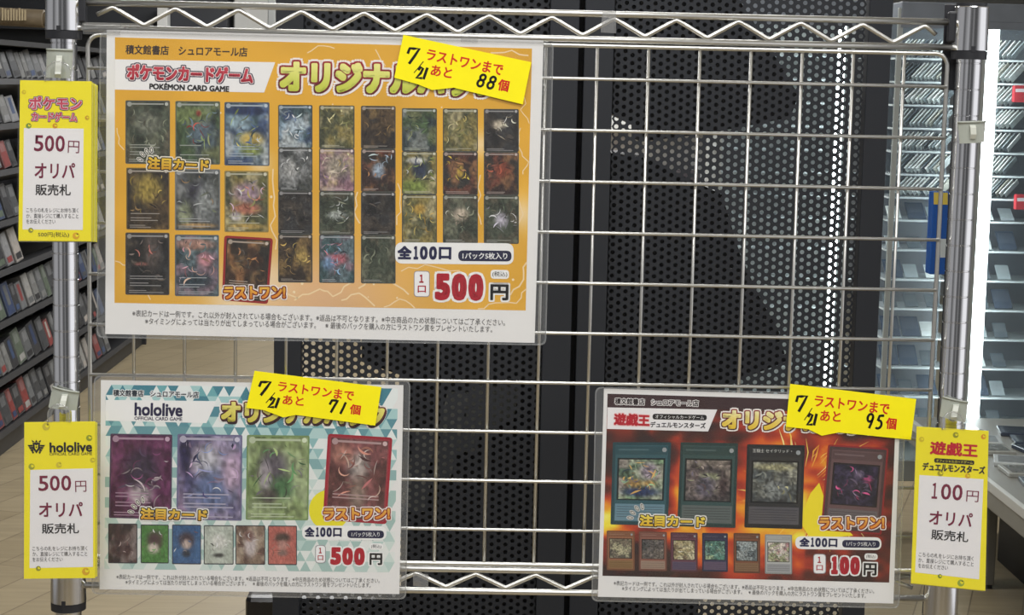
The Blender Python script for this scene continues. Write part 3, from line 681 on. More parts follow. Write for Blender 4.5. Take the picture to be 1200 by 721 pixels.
m = MB(); m.poly([(950, 578), (960, 566), (968, 590), (985, 612), (1000, 628), (950, 632), (936, 610)], lay(1) - .00008, (244, 224, 40)); m.build('sunburst_shape', INK, pf)
m = MB(); m.poly([(712, 477.6), (840.5, 480.2), (829.8, 505.8), (711.3, 502.8)], lay(2), (238, 236, 236)); m.build('title_banner', INK, pf)
m = MB(); text(m, '積文館書店　シュロアモール店', 720.5, 470.4, 818.5, 472.9, 7.6, lay(3), (240, 236, 234), 0.03, 0.11); text(m, '積文館書店　シュロアモール店', 720.5, 470.4, 818.5, 472.9, 7.6, lay(4), (40, 28, 30), 0.03); m.build('shop_name_lettering', INK, pf)
m = MB(); text(m, '遊戯王', 719.5, 491.2, 761.5, 493, 14.8, lay(3), (240, 190, 190), 0.05, .05); text(m, '遊戯王', 719.5, 491.2, 761.5, 493, 14.2, lay(4), (188, 28, 44), 0.05)
m.rrect([(765, 485), (828.5, 486.4), (828, 493), (764.5, 491.6)], lay(3), (30, 28, 30), 3.2); text(m, 'オフィシャルカードゲーム', 768, 488.4, 825, 489.7, 4.6, lay(4), (240, 240, 240), 0.02)
text(m, 'デュエルモンスターズ', 762, 497.6, 827, 499, 6.8, lay(4), (50, 46, 52), 0.035); m.build('game_name_lettering', INK, pf)
fancy(pf, 'headline_lettering', 'オリジナルパック', 846, 491.6, 1035, 497.6, 24, 4, (250, 244, 190), (236, 196, 50), (150, 30, 36), (248, 242, 236), 0.065, 0.06, 0.13, mid2=(70, 34, 34))
bigc = [([(718.2, 518.4), (786.6, 518.6), (782.6, 616.6), (715.4, 614.8)], 'framed', (36, 66, 72), [(120, 156, 110), (150, 140, 128), (80, 110, 84), (160, 170, 140)], [(.5, .82, .42, .12, (30, 52, 104)), (.35, .6, .2, .12, (176, 132, 60)), (.68, .28, .2, .22, (150, 132, 150)), (.7, .6, .16, .08, (190, 146, 70))], (104, 136, 150)),
        ([(797.6, 518.4), (865, 519.6), (861.8, 619), (793.5, 616.9)], 'framed', (38, 58, 56), [(112, 96, 92), (80, 72, 78), (138, 124, 112), (70, 60, 60)], [(.55, .4, .25, .1, (150, 156, 110)), (.45, .65, .2, .25, (96, 88, 104)), (.85, .6, .1, .3, (66, 48, 48))], (92, 100, 98)),
        ([(875.5, 520.8), (943.2, 522), (940.2, 620.4), (872.2, 618.4)], 'named', (34, 34, 34), [(96, 100, 92), (58, 60, 62), (150, 150, 130), (76, 84, 84)], [(.5, .12, .5, .1, (160, 156, 110)), (.5, .7, .3, .25, (118, 124, 120))], (86, 84, 88))]
for i, (q, st, fr_, pl, bl_, bx_) in enumerate(bigc): card(pf, q, 400 + i, pl, bl_, st, fr_, 2, None, bx_)
q = [(970.4, 521), (1041.4, 525.6), (1033, 627), (961.6, 621.6)]
m = MB(); m.rrect(q, lay(2), (140, 40, 40), 3); m.build('prize_card_border', INK, pf)
card(pf, sub(q, .03, .02, .97, .98), 404, [(44, 36, 62), (34, 30, 50), (56, 44, 72)], [(.5, .4, .14, .3, (66, 52, 78)), (.78, .34, .12, .1, (196, 60, 120)), (.6, .2, .1, .1, (120, 100, 130))], 'framed', (78, 58, 58), 3, None, (104, 96, 98))
sm = [((711, 622, 743.8, 668.4), (112, 74, 52), [(126, 112, 90), (90, 84, 70), (166, 160, 120)], (132, 102, 66)), ((748.7, 623, 781.5, 669), (106, 68, 58), [(92, 84, 84), (60, 62, 60), (120, 110, 100)], (150, 128, 112)), ((785.8, 624, 817.6, 670), (78, 46, 56), [(166, 150, 96), (120, 96, 70), (206, 196, 150)], (84, 72, 96)),
      ((822.8, 624.6, 853, 670), (40, 40, 62), [(72, 130, 112), (104, 150, 136), (40, 60, 66), (156, 180, 130)], (92, 78, 100)), ((859.6, 624.8, 890.8, 671.6), (92, 58, 42), [(104, 120, 124), (70, 82, 88), (150, 160, 158)], (128, 98, 72)), ((896.4, 626.3, 928.2, 672.6), (140, 142, 140), [(170, 120, 120), (150, 160, 110), (206, 190, 180)], (150, 152, 154))]
for i, (r_, fr_, pl, bx_) in enumerate(sm): card(pf, rect(*r_, .02), 420 + i, pl, [], 'framed', fr_, 2, None, bx_)
fancy(pf, 'featured_cards_lettering', '注目カード', 749.5, 610, 826.5, 612, 13.4, 5, (248, 228, 100), (230, 184, 40), (50, 36, 30), (246, 242, 232), 0.055, 0.085, 0.18)
m = MB(); sparkle(m, [(738.5, 607, .1), (741.5, 601, .6), (746.5, 596, .9), (752.5, 594, 1.3)], 5); m.build('sparkle_marks', INK, pf)
fancy(pf, 'last_prize_lettering', 'ラストワン!', 960, 613.4, 1036.5, 612.8, 14.4, 5, (250, 196, 90), (232, 140, 50), (130, 34, 26), (248, 240, 234), 0.05, 0.085, 0.17)
offer(pf, rect(932, 628.6, 1033, 643.6, .014), (936.8, 635.2, 981.4, 636.6, 10.8), rect(987, 633, 1031, 641.8, .014), rect(953, 649.2, 968, 672.6, .014), (971.6, 662.6, 1008.5, 663.6, 21.4), '100', (1012, 667.2, 1027.4, 667.6, 14.6), (1015, 652.4, 1026.5, 652.8, 5))
fine(pf, (719.3, 683.4, 1024.5, 693), (729, 689.6, 1014.8, 698.4), 5.8)

# ================================================================= YELLOW NOTES
def note(label, corners, pointer, hand, count, Yn, ch=.36):
    TL, TR, BR, BL = corners
    c = P(sum(p[0] for p in corners) / 4, sum(p[1] for p in corners) / 4, Yn)
    root = thing('yellow_note', c, label, 'note', 'yellow countdown notes')
    m = MB(); outl = [TL, TR, BR] + pointer + [BL]
    m.prism([P(x, y, Yn) for x, y in outl], (0, 0.00025, 0)); m.build('note_paper', NOTE, root)
    Y1 = Yn - .0001
    def at(u, v): return lerp2(corners, u, v)
    h = math.hypot(BL[0] - TL[0], BL[1] - TL[1])
    m = MB()
    text(m, 'ラストワンまで', *at(.205, .318), *at(.80, .318), h * .265, Y1, (206, 48, 34), 0.028)
    text(m, 'あと', *at(.262, .655), *at(.425, .630), h * .25, Y1, (206, 48, 34), 0.028)
    text(m, '個', *at(.785, .66), *at(.87, .66), h * .27, Y1, (204, 40, 34), 0.035)
    m.build('red_lettering', INK, root)
    m = MB()
    for stroke, wd in hand: m.line([at(*p) for p in stroke], wd, Y1 - .00005, (22, 20, 20))
    m.build('date_writing', INK, root)
    m = MB()
    u0 = .625
    for dgt in count:
        S = DIG[dgt]
        for st in S:
            pts = []
            for a, b2 in zip(st, st[1:]):
                for t in np.linspace(0, 1, 4)[:-1]: pts.append((a[0] + (b2[0] - a[0]) * t, a[1] + (b2[1] - a[1]) * t))
            pts.append(st[-1])
            m.line([at(u0 + .062 * p[0] - .012 * (p[1] - .5), .65 + ch * (p[1] - .5)) for p in pts], 2.8, Y1 - .00005, (22, 20, 20))
        u0 += .078
    m.build('count_writing', INK, root)
    return root
def ell(cx, cy, rx, ry, a0=0, a1=360, n=14): return [(cx + rx * math.cos(math.radians(a0 + (a1 - a0) * k / n)), cy + ry * math.sin(math.radians(a0 + (a1 - a0) * k / n))) for k in range(n + 1)]
DIG = {'8': [ell(.55, .26, .32, .22), ell(.48, .72, .36, .26)], '7': [[(.0, .42), (.12, .10), (.30, .08), (.85, .06), (.62, .5), (.42, .98)]], '1': [[(.62, .10), (.5, .55), (.36, .98)]],
       '9': [ell(.5, .30, .34, .26), [(.84, .22), (.78, .6), (.62, 1.0)]], '5': [[(.92, .05), (.35, .10), (.25, .45)], ell(.42, .68, .40, .27, -110, 130)]}
hand = [([(.062, .40), (.070, .27), (.10, .26), (.142, .235), (.118, .42), (.088, .62)], 3.2), ([(.192, .50), (.165, .66), (.140, .80)], 1.0), ([(.168, .72), (.182, .64), (.200, .66), (.190, .78), (.165, .90), (.208, .88)], 3.0), ([(.232, .62), (.226, .76), (.220, .90)], 3.2)]
note('yellow handwritten note ending in 88, stuck across the orange poster', [(472.7, 40.8), (622.6, 72.9), (612.6, 122.4), (462, 91)], [(531.6, 102.8), (506.5, 105.6), (489, 98.6)], hand, '88', YP - .0026, .30)
note('yellow handwritten note ending in 71, stuck across the teal poster', [(298.3, 434.7), (447, 453.8), (439.8, 499), (288.5, 478.2)], [(346.6, 486.4), (332, 489.4), (309, 480.8)], hand, '71', YP - .0026)
note('yellow handwritten note ending in 95, stuck across the fire poster', [(926, 450), (1073.8, 467.8), (1067.6, 515.6), (921, 500.4)], [(983, 507), (963, 510.8), (946.6, 503)], hand, '95', YP - .0026)

# ================================================================= PRICE TAGS AND HOOKS
def hook_plate(px, Yh, label, prong=True, ring=False, two=False):
    c = P(sum(p[0] for p in px) / 4, sum(p[1] for p in px) / 4, Yh)
    root = thing('plastic_hook', c, label, 'hook', 'grey plastic hooks on the posts')
    m = MB(); N = 9; front = []; back = []
    for v in (0, 1):
        for i in range(N):
            u = i / (N - 1); x, y = lerp2(px, u, v); b_ = 0.004 * (2 * u - 1) ** 2
            p = P(x, y, Yh); front.append(p + Vector((0, b_, 0))); back.append(p + Vector((0, b_ + 0.0016, 0)))
    vs = front + back; K = 2 * N; fs = []
    for i in range(N - 1): fs += [(i, i + 1, N + i + 1, N + i), (K + i, K + N + i, K + N + i + 1, K + i + 1), (i, K + i, K + i + 1, i + 1), (N + i, N + i + 1, K + N + i + 1, K + N + i)]
    fs += [(0, N, K + N, K), (N - 1, K + N - 1, K + 2 * N - 1, 2 * N - 1)]
    m.add(vs, fs)
    e = [P(*lerp2(px, u, .02), Yh - .0006) + Vector((0, 0.004 * (2 * u - 1) ** 2, 0)) for u in np.linspace(0, 1, 9)]
    m.tube(e, 0.0011, 6); m.build('back_plate', HOOKM, root)
    m = MB(); a = lerp2(px, .52, .22); b_ = lerp2(px, .50, .80)
    pts = [P(*a, Yh - .0005), P(*lerp2(px, .52, .30), Yh - .005), P(*lerp2(px, .51, .55), Yh - .0075), P(*b_, Yh - .0085), P(*lerp2(px, .50, .98), Yh - .011), P(*lerp2(px, .50, .86), Yh - .0135)]
    if two: pts = [P(*lerp2(px, .5, .16), Yh - .001), P(*lerp2(px, .52, .3), Yh - .004), P(*lerp2(px, .53, .6), Yh - .0045), P(*lerp2(px, .5, .8), Yh - .002)]
    sm_ = []
    for i in range(len(pts) - 1):
        for t in (0, .5): sm_.append(pts[i].lerp(pts[i + 1], t))
    sm_.append(pts[-1])
    wv = 0.0028; vs = []; fs = []
    for p in sm_: vs += [p + Vector((-wv, 0, 0)), p + Vector((wv, 0, 0)), p + Vector((wv, .0012, 0)), p + Vector((-wv, .0012, 0))]
    for i in range(len(sm_) - 1):
        for j in range(4): fs.append((i * 4 + j, i * 4 + (j + 1) % 4, i * 4 + 4 + (j + 1) % 4, i * 4 + 4 + j))
    fs += [(0, 1, 2, 3), tuple(len(vs) - 4 + j for j in range(4))[::-1]]
    m.add(vs, fs); m.build('hook_tongue', HOOKL, root)
    return root
hook_plate([(53.5, 57), (84.5, 58), (82, 92), (53, 91)], -.0165, 'grey plastic hook on the post carrying the tag with a red game logo')
hook_plate([(60.5, 453.5), (92, 460.5), (88.5, 482), (55.5, 478.5)], -.0165, 'tilted grey plastic hook on the post above the yellow crest tag')
hook_plate([(1106, 465.6), (1136, 472), (1132.5, 496), (1102.5, 489)], -.0165, 'grey plastic hook on the post above the 100 yen tag')
hook_plate([(1123.5, 143), (1156.5, 142), (1154.5, 167), (1126, 168.5)], -.0165, 'empty grey plastic clip high on the post beside the light strip', two=True)

def tagpack(label, q, Yt, white, content, extras, tab, under_label, group, topc=(247, 232, 40)):
    c = P(sum(p[0] for p in q) / 4, q[0][1], Yt)
    root = thing('price_tag', c, label, 'price tag', 'yellow price tags')
    m = MB(); m.prism([P(x, y, Yt) for x, y in q], (0, 0.0004, 0), topc); m.build('tag_card', INK, root)
    m = MB(); m.poly(white, Yt - .0001, (238, 236, 236)); m.build('white_panel', INK, root)
    content(root, lambda k: Yt - .0001 * (k + 1))
    qs = [(q[0][0] - 2.5, q[0][1] - 1.5), (q[1][0] + 2.2, q[1][1] - 1.5), (q[2][0] + 2.2, q[2][1] + 1.8), (q[3][0] - 2.5, q[3][1] + 1.8)]
    m = MB(); m.rrect(qs, Yt - .0014, (255,) * 3, 2); m.build('clear_sleeve', SLEEVE, root)
    if tab:
        x0, x1, yt, yb = tab; cx = (x0 + x1) / 2; rr = (x1 - x0) / 2
        m = MB(); pts = [(x0, yb)] + [(cx + rr * math.cos(math.radians(180 - 15 * k)), yt + rr * .95 - rr * .95 * math.sin(math.radians(180 - 15 * k))) for k in range(13)] + [(x1, yb)]
        inner = [(cx + (x - cx) * .62, yt + (y - yt) * .62 + rr * .30) if y < yb else (cx + (x - cx) * .62, yb) for x, y in pts]
        N = len(pts); V = [P(x, y, Yt - .0006) for x, y in pts] + [P(x, y, Yt - .0006) for x, y in inner]
        m.add(V, [(i, i + 1, N + i + 1, N + i) for i in range(N - 1)])
        V2 = [P(x, y, Yt - .0006) for x, y in inner]; m.add(V2, [tuple(range(N))], (255,) * 3, 1)
        m.tube([P(x, y, Yt - .0008) for x, y in pts], .0007, 5, mi=0)
        m.build('hang_tab', [TABM, SLEEVE], root)
    for i, (dx, dy, db, co_, lb) in enumerate(extras):
        Y2 = Yt + .0022 * (i + 1)
        q2 = [(q[0][0] + dx * .15, q[0][1] + dy), (q[1][0] + dx, q[1][1] + dy), (q[2][0] + dx, q[2][1] + db), (q[3][0] + dx * .15, q[3][1] + db)]
        r2 = thing('price_tag', P(q2[1][0], q2[1][1], Y2), lb, 'price tag', group)
        m = MB(); m.prism([P(x, y, Y2) for x, y in q2], (0, 0.0004, 0), co_); m.build('tag_card', INK, r2)
        qs2 = [(q2[0][0], q2[0][1] - 1), (q2[1][0] + 1.6, q2[1][1] - 1), (q2[2][0] + 1.6, q2[2][1] + 1), (q2[3][0], q2[3][1] + 1)]
        m = MB(); m.rrect(qs2, Y2 - .0006, (255,) * 3, 2); m.build('clear_sleeve', SLEEVE, r2)
    return root

def doodles(m, pts, Y):
    for (x, y, r_, c) in pts:
        m.disc(x, y, r_, Y, c, 14); m.disc(x + r_ * .3, y - r_ * .2, r_ * .5, Y - .00003, (247, 232, 40), 10); m.disc(x + r_ * .45, y - r_ * .55, r_ * .28, Y - .00003, c, 8)
MAR = (122, 34, 64); BLK = (38, 36, 38)
def body(m, L, amt, a, y_, ori, han, lines, h3, Ls):
    ax0, ay0, ax1, ay1, ah = a
    for k_, ch in enumerate(amt):
        wd = (ax1 - ax0) / 3; f0 = k_ / 3; gx = ax0 + k_ * wd + (wd * .2 if ch == '1' else 0); wl = wd * (.5 if ch == '1' else .88); gy = ay0 + (ay1 - ay0) * f0
        text(m, '１' if ch == '1' else ch, gx, gy, gx + wl, gy + (ay1 - ay0) * wl / (ax1 - ax0), ah, L(2), MAR, 0.022)
    text(m, '円', *y_, L(2), MAR, 0.008)
    text(m, 'オリパ', *ori, L(2), MAR, 0.022); text(m, '販売札', *han, L(2), BLK, 0.018)
    for s, ln in zip(('こちらの札をレジにお持ち頂く', 'か、直接レジにて購入すること', 'をお伝えください'), lines): text(m, s, *ln, h3, L(2), BLK, 0.012)

def c1(root, L):
    m = MB(); doodles(m, [(33.5, 147.5, 3.2, (120, 150, 60)), (64.5, 147.5, 3.0, (214, 150, 40)), (102, 138, 2.5, (206, 160, 40)), (36, 270, 3, (150, 150, 60)), (89, 276.5, 4, (222, 170, 40)), (28, 108, 2.5, (214, 190, 40))], L(1)); m.build('doodle_marks', INK, root)
    m = MB()
    for s, bx in (('ポケモン', (34, 120.6, 96, 121.4, 15.5)), ('カードゲーム', (37, 136.6, 90.5, 137.6, 11))):
        text(m, s, *bx, L(2), (74, 52, 84), 0.05, 0.08); text(m, s, *bx, L(3), (240, 214, 220), 0.05, 0.03); text(m, s, *bx, L(4), (196, 56, 84), 0.035, col2=(214, 96, 110))
    m.build('game_name_lettering', INK, root)
    m = MB(); body(m, L, '500', (40, 167.8, 77.5, 168.6, 19), (79.5, 172, 93, 172.6, 14.5), (40.5, 199.8, 88, 200.4, 18.5), (41.5, 222.4, 83, 222.8, 13.2),
                   [(30.8, 246.2, 92, 246.8), (30.8, 253, 92, 253.4), (30.8, 259.6, 65, 259.8)], 5.6, None)
    text(m, '500円(税込)', 44.5, 275.2, 81, 275.4, 6.6, L(2), (74, 66, 40), 0.012); m.build('tag_lettering', INK, root)
tagpack('topmost yellow 500 yen tag with a red game logo, beside the orange poster', [(23.5, 94), (107.3, 95.4), (106.6, 282.8), (21.6, 282.2)], -.034, [(28, 150), (98, 150.8), (97, 269.6), (26.4, 269)], c1,
        [(1.8, 1.2, .2, (240, 232, 90), 'yellow tag second in the thick pack beside the orange poster'), (3.8, 2.6, .6, (238, 228, 40), 'yellow tag third in the thick pack beside the orange poster'), (5.4, 3.4, .4, (244, 238, 120), 'pale yellow tag fourth in the thick pack beside the orange poster'), (7.2, 4.4, 1.0, (236, 226, 60), 'yellow tag last in the thick pack beside the orange poster')],
        (53, 83, 72, 95), '', 'tags in the thick pack under the post hook')
def crest(m, x, y, s, Y):
    K = (34, 32, 34)
    m.poly([(x - 4.2 * s, y - 6 * s), (x + 4.2 * s, y - 6 * s), (x + 4 * s, y + 1 * s), (x, y + 6.5 * s), (x - 4 * s, y + 1 * s)], Y, K)
    m.poly([(x - 2 * s, y - 4 * s), (x, y - 2.4 * s), (x + 2 * s, y - 4 * s), (x + 1.6 * s, y + .5 * s), (x, y + 2.8 * s), (x - 1.6 * s, y + .5 * s)], Y - .00003, (240, 226, 40))
    m.disc(x, y - .8 * s, 1.0 * s, Y - .00005, K, 10)
    for sg in (-1, 1):
        for k in range(4):
            m.poly([(x + sg * (4.6 - k * .3) * s, y + (-3.5 + k * 2.3) * s), (x + sg * (10.2 - k * 1.6) * s, y + (-3.2 + k * 2.6) * s), (x + sg * (8.6 - k * 1.5) * s, y + (-1.2 + k * 2.7) * s), (x + sg * (4.0 - k * .5) * s, y + (-1.8 + k * 2.5) * s)], Y, K)
        m.poly([(x + sg * 2 * s, y - 7 * s), (x + sg * 5.5 * s, y - 9.2 * s), (x + sg * 4.6 * s, y - 6.4 * s)], Y, K)
    m.poly([(x - 1.6 * s, y - 6.4 * s), (x, y - 9.4 * s), (x + 1.6 * s, y - 6.4 * s)], Y, K)
def c2(root, L):
    m = MB(); doodles(m, [(54, 500, 4.5, (206, 190, 60)), (104.5, 513.5, 3.6, (150, 160, 40)), (37, 547, 3.6, (160, 164, 50)), (69, 545, 3.4, (214, 196, 60)), (108.5, 539.5, 3, (206, 190, 50)), (100.5, 670, 4.4, (222, 170, 40)), (45, 666.5, 3, (150, 150, 50))], L(1)); m.build('doodle_marks', INK, root)
    m = MB(); crest(m, 42.6, 525, 1.02, L(2)); m.build('crest_emblem', INK, root)
    m = MB(); text(m, 'hololive', 58, 524.6, 108, 523.8, 12, L(2), (36, 34, 38), 0.045); text(m, 'OFFICIAL CARD GAME', 58, 532.4, 108, 531.8, 3.6, L(2), (36, 34, 38), 0.03); m.build('game_name_lettering', INK, root)
    m = MB(); body(m, L, '500', (45, 566.8, 85, 566.2, 18), (88, 570.4, 101.3, 570, 13.2), (45.6, 597.6, 97, 597.2, 17.4), (49, 619.8, 92.6, 619.4, 12.2), [(38, 643.2, 102.4, 642.8), (38, 649.6, 102.4, 649.2), (38, 656, 73.5, 655.6)], 5.4, None); m.build('tag_lettering', INK, root)
tagpack('yellow 500 yen tag with a black crest logo, beside the teal poster', [(28.5, 495), (111.6, 494), (111.6, 677.6), (28, 678.6)], -.034, [(35.5, 551), (109, 549), (109, 664.6), (34.6, 666)], c2,
        [(2.4, 1.2, -1.5, (240, 230, 60), 'yellow tag tucked behind the crest logo tag')], (56, 82, 474, 495), '', 'tags behind the crest tag')
def c3(root, L):
    m = MB(); doodles(m, [(1120, 510, 3.4, (150, 150, 40)), (1152.5, 512, 3, (226, 150, 40)), (1080, 515, 3, (214, 190, 40)), (1102, 555, 3.4, (170, 160, 40)), (1134, 558, 3, (220, 170, 40)), (1126, 683.5, 4, (150, 170, 60)), (1101.5, 675.5, 2.5, (120, 140, 50))], L(1)); m.build('doodle_marks', INK, root)
    m = MB(); text(m, '遊戯王', 1090, 524.6, 1146, 528.6, 16, L(2), (196, 28, 50), 0.04)
    m.rrect([(1095, 537), (1142, 540), (1141.6, 545.2), (1094.6, 542.2)], L(2), (34, 30, 34), 2.4); text(m, 'オフィシャルカードゲーム', 1097, 539.8, 1140, 542.6, 3.6, L(3), (240, 228, 60), 0.02)
    text(m, 'デュエルモンスターズ', 1081, 546.5, 1154.5, 551.4, 9.4, L(3), (44, 38, 50), 0.04); m.build('game_name_lettering', INK, root)
    m = MB(); body(m, L, '100', (1089.4, 575.2, 1129.6, 578, 18.6), (1132.4, 581.4, 1147, 582.4, 13.2), (1089, 606.2, 1139.6, 610.2, 16.8), (1091.4, 626.4, 1135, 630, 12.2), [(1076.6, 649.8, 1141, 655), (1076.2, 656.4, 1141, 661.6), (1076, 663, 1111, 665.8)], 5.6, None); m.build('tag_lettering', INK, root)
tagpack('yellow 100 yen tag with a red kanji logo, beside the fire poster', [(1074.4, 500), (1158.6, 505.2), (1154.6, 692.6), (1067.6, 683.6)], -.034, [(1077.4, 556.8), (1152.6, 561.8), (1147.4, 679.2), (1072.4, 671)], c3,
        [(-2.2, .8, .6, (238, 226, 50), 'yellow tag tucked behind the 100 yen tag')], (1104, 1129, 483, 504), '', 'tags behind the 100 yen tag')

# loose bits of tape stuck on the rails
for lb, q, Yk in (('torn clear tape wrapped on the top zigzag rail', [(706, 13), (722, 13), (722, 39), (704, 38)], -.0045), ('clear tape scrap on the bottom zigzag rail', [(484, 672), (502, 673), (502, 688), (484, 687)], -.0045)):
    m = MB(); m.prism([P(x, y, Yk) for x, y in q], (0, .0008, 0)); c = P(q[0][0], q[0][1], Yk)
    o = m.build('sticky_tape', TAPE, None, c); tag(o, lb, 'tape')

# ================================================================= PERFORATED BLACK PARTITIONS
YC = 1.77
def perforated(label, xo0, xs0, xs1, xo1):
    X = [P(x, 360, YC).x for x in (xo0, xs0, xs1, xo1)]
    root = thing('perforated_partition', ((X[0] + X[3]) / 2, YC, 0), label, 'partition')
    z0, z1 = 0.16, 1.86
    for a, b_ in ((X[0], X[1] + .002), (X[2] - .002, X[3])):
        m = MB(); m.box((a, YC - .02, 0), (b_, YC + .02, z1), bev=.0015); m.build('upright', BLACKST, root)
    for za, zb in ((0.06, z0), (z1 - .06, z1)):
        m = MB(); m.box((X[1], YC - .018, za), (X[2], YC + .018, zb), bev=.0015); m.build('cross_rail', BLACKST, root)
    cw, chh, r_ = 0.01385, 0.0154, 0.0044
    nx = int((X[2] - X[1]) / cw); nz = int((z1 - .06 - z0) / chh)
    hexv = [(9.07 / 13.8 * cw, 0), (4.72 / 13.8 * cw, .5 * chh), (-4.72 / 13.8 * cw, .5 * chh), (-9.07 / 13.8 * cw, 0), (-4.72 / 13.8 * cw, -.5 * chh), (4.72 / 13.8 * cw, -.5 * chh)]
    o12 = []
    for i in range(6):
        a, b_ = hexv[i], hexv[(i + 1) % 6]; o12 += [a, ((a[0] + b_[0]) / 2, (a[1] + b_[1]) / 2)]
    i12 = []
    for (x, z) in o12: d = math.hypot(x, z); i12.append((x / d * r_, z / d * r_))
    x0 = (X[1] + X[2]) / 2 - (nx - 1) * cw / 2
    cell = np.array([(x, 0, z) for x, z in o12] + [(x, 0, z) for x, z in i12] + [(x, .0016, z) for x, z in i12])
    cfs = [(j, (j + 1) % 12, 12 + (j + 1) % 12, 12 + j) for j in range(12)] + [(12 + j, 12 + (j + 1) % 12, 24 + (j + 1) % 12, 24 + j) for j in range(12)]
    V = []; Fs = []; base = 0
    cfs = np.array(cfs)
    for i in range(nx):
        for k in range(nz):
            V.append(cell + np.array((x0 + i * cw, YC, z0 + chh * .5 + k * chh + (chh / 2 if i % 2 else 0)))); Fs.append(cfs + base); base += 36
    V = np.concatenate(V) - np.array(base_of(root)); Fs = np.concatenate(Fs)
    me = bpy.data.meshes.new('perforated_sheet'); me.from_pydata(V.tolist(), [], Fs.tolist()); me.materials.append(BLACKST)
    o = bpy.data.objects.new('perforated_sheet', me); COL.objects.link(o); o.parent = root
    return root
perforated('black perforated metal partition panel behind the orange and teal posters', 322.5, 353, 637.5, 669.5)
perforated('black perforated metal partition panel behind the fire poster', 676, 708.5, 1002, 1027.5)

# dark fixtures standing behind the partitions
def outline_body(name, label, cat, pix, Y, depth, material=DARK, floor_to=None):
    m = MB(); pts = [P(x, y, Y) for x, y in pix]
    m.prism(pts, (0, depth, 0)); c = Vector((sum(p.x for p in pts) / len(pts), Y, min(p.z for p in pts)))
    return tag(m.build(name, material, None, c), label, cat)
outline_body('display_gondola', 'tall black gondola back seen through the holes of the partition behind the teal poster', 'display fixture', [(330, -70), (700, -70), (700, 1010), (470, 1010), (470, 440), (424, 424), (424, 300), (330, 200)], 1.93, .25)
outline_body('magazine_fixture', 'black slant-topped fixture seen through the partition behind the fire poster', 'display fixture',
             [(702, -70), (862, -70), (864, -4), (900, 52), (936, 112), (926, 138), (832, 156), (752, 166), (752, 150), (716, 132), (702, 128)], 1.95, .25)
outline_body('magazine_fixture', 'black low fixture with a stepped side behind the fire poster partition', 'display fixture',
             [(702, 178), (760, 186), (800, 206), (846, 228), (868, 300), (890, 348), (912, 386), (922, 424), (838, 456), (818, 720), (818, 1000), (702, 1000)], 1.95, .3)
a = P(287, 699, 1.84); b_ = P(472, 760, 1.84)
m = MB(); m.box((a.x, 1.84, 0), (b_.x, 1.92, a.z), bev=.012); tag(m.build('storage_case', GLOSSB, None, ((a.x + b_.x) / 2, 1.84, 0)), 'glossy black rounded storage case standing low behind the partition edge', 'case')

GONT = (186, 188, 184)
for k, (x0, y0_, x1, y1_, sl) in enumerate([(478, 505, 508, 600, 10), (512, 462, 540, 560, 12), (543, 452, 566, 530, 8), (570, 455, 588, 512, 6), (590, 446, 606, 495, 5)]):
    m = MB(); m.prism([P(x0 + sl, y0_, 1.90), P(x1 + sl, y0_, 1.90), P(x1 - sl, y1_, 1.90), P(x0 - sl, y1_, 1.90)], (0, .0295, 0), tuple(c - 18 * k for c in GONT))
    c = P(x0, y1_, 1.90); tag(m.build('hanging_packet', SPINE, None, c), f'slanted pale packet hung on the gondola behind the perforated partition, {["first", "second", "third", "fourth", "fifth"][k]} from the teal poster', 'packet')
a = P(380, -12, 1.90); b_ = P(506, 7, 1.90); m = MB(); m.box((a.x, 1.90, b_.z), (b_.x, 1.9295, a.z), (206, 206, 202), bev=.002); tag(m.build('header_strip', INK, None, (a.x, 1.9, b_.z)), 'white header strip at the gondola top behind the partition', 'sign strip')
a = P(690, 60, 7.2); b_ = P(990, 236, 7.2)
wr = thing('white_shelf_unit', ((a.x + b_.x) / 2, 7.2, 0), 'white shelf unit far behind the perforated partition of the fire poster', 'shelf unit')
m = MB(); m.box((a.x, 7.45, 0), (b_.x, 7.48, 1.9), (222, 222, 218)); m.build('back_board', INK, wr)
for z in (b_.z, (a.z + b_.z) / 2, a.z, .4):
    m = MB(); m.box((a.x, 7.2, z - .03), (b_.x, 7.45, z), (226, 226, 222)); m.build('shelf', INK, wr)
for x in (a.x - .02, b_.x):
    m = MB(); m.box((x, 7.2, 0), (x + .02, 7.48, 1.9), (200, 200, 198)); m.build('side_board', INK, wr)
for lb, x0, x1, y0_, c in (('blue carton on the far white shelf unit', 842, 884, 170, (58, 96, 150)), ('red carton on the far white shelf unit', 700, 730, 200, (130, 66, 62)), ('brown carton on the far white shelf unit', 894, 915, 165, (120, 88, 66)), ('dark carton on the far white shelf unit', 766, 820, 200, (70, 66, 70))):
    a2 = P(x0, y0_, 7.22); b2 = P(x1, 230, 7.22); m = MB(); m.box((a2.x, 7.22, b_.z + .0005), (b2.x, 7.4, a2.z), c, bev=.004); tag(m.build('carton', INK, None, (a2.x, 7.22, b_.z)), lb, 'box')

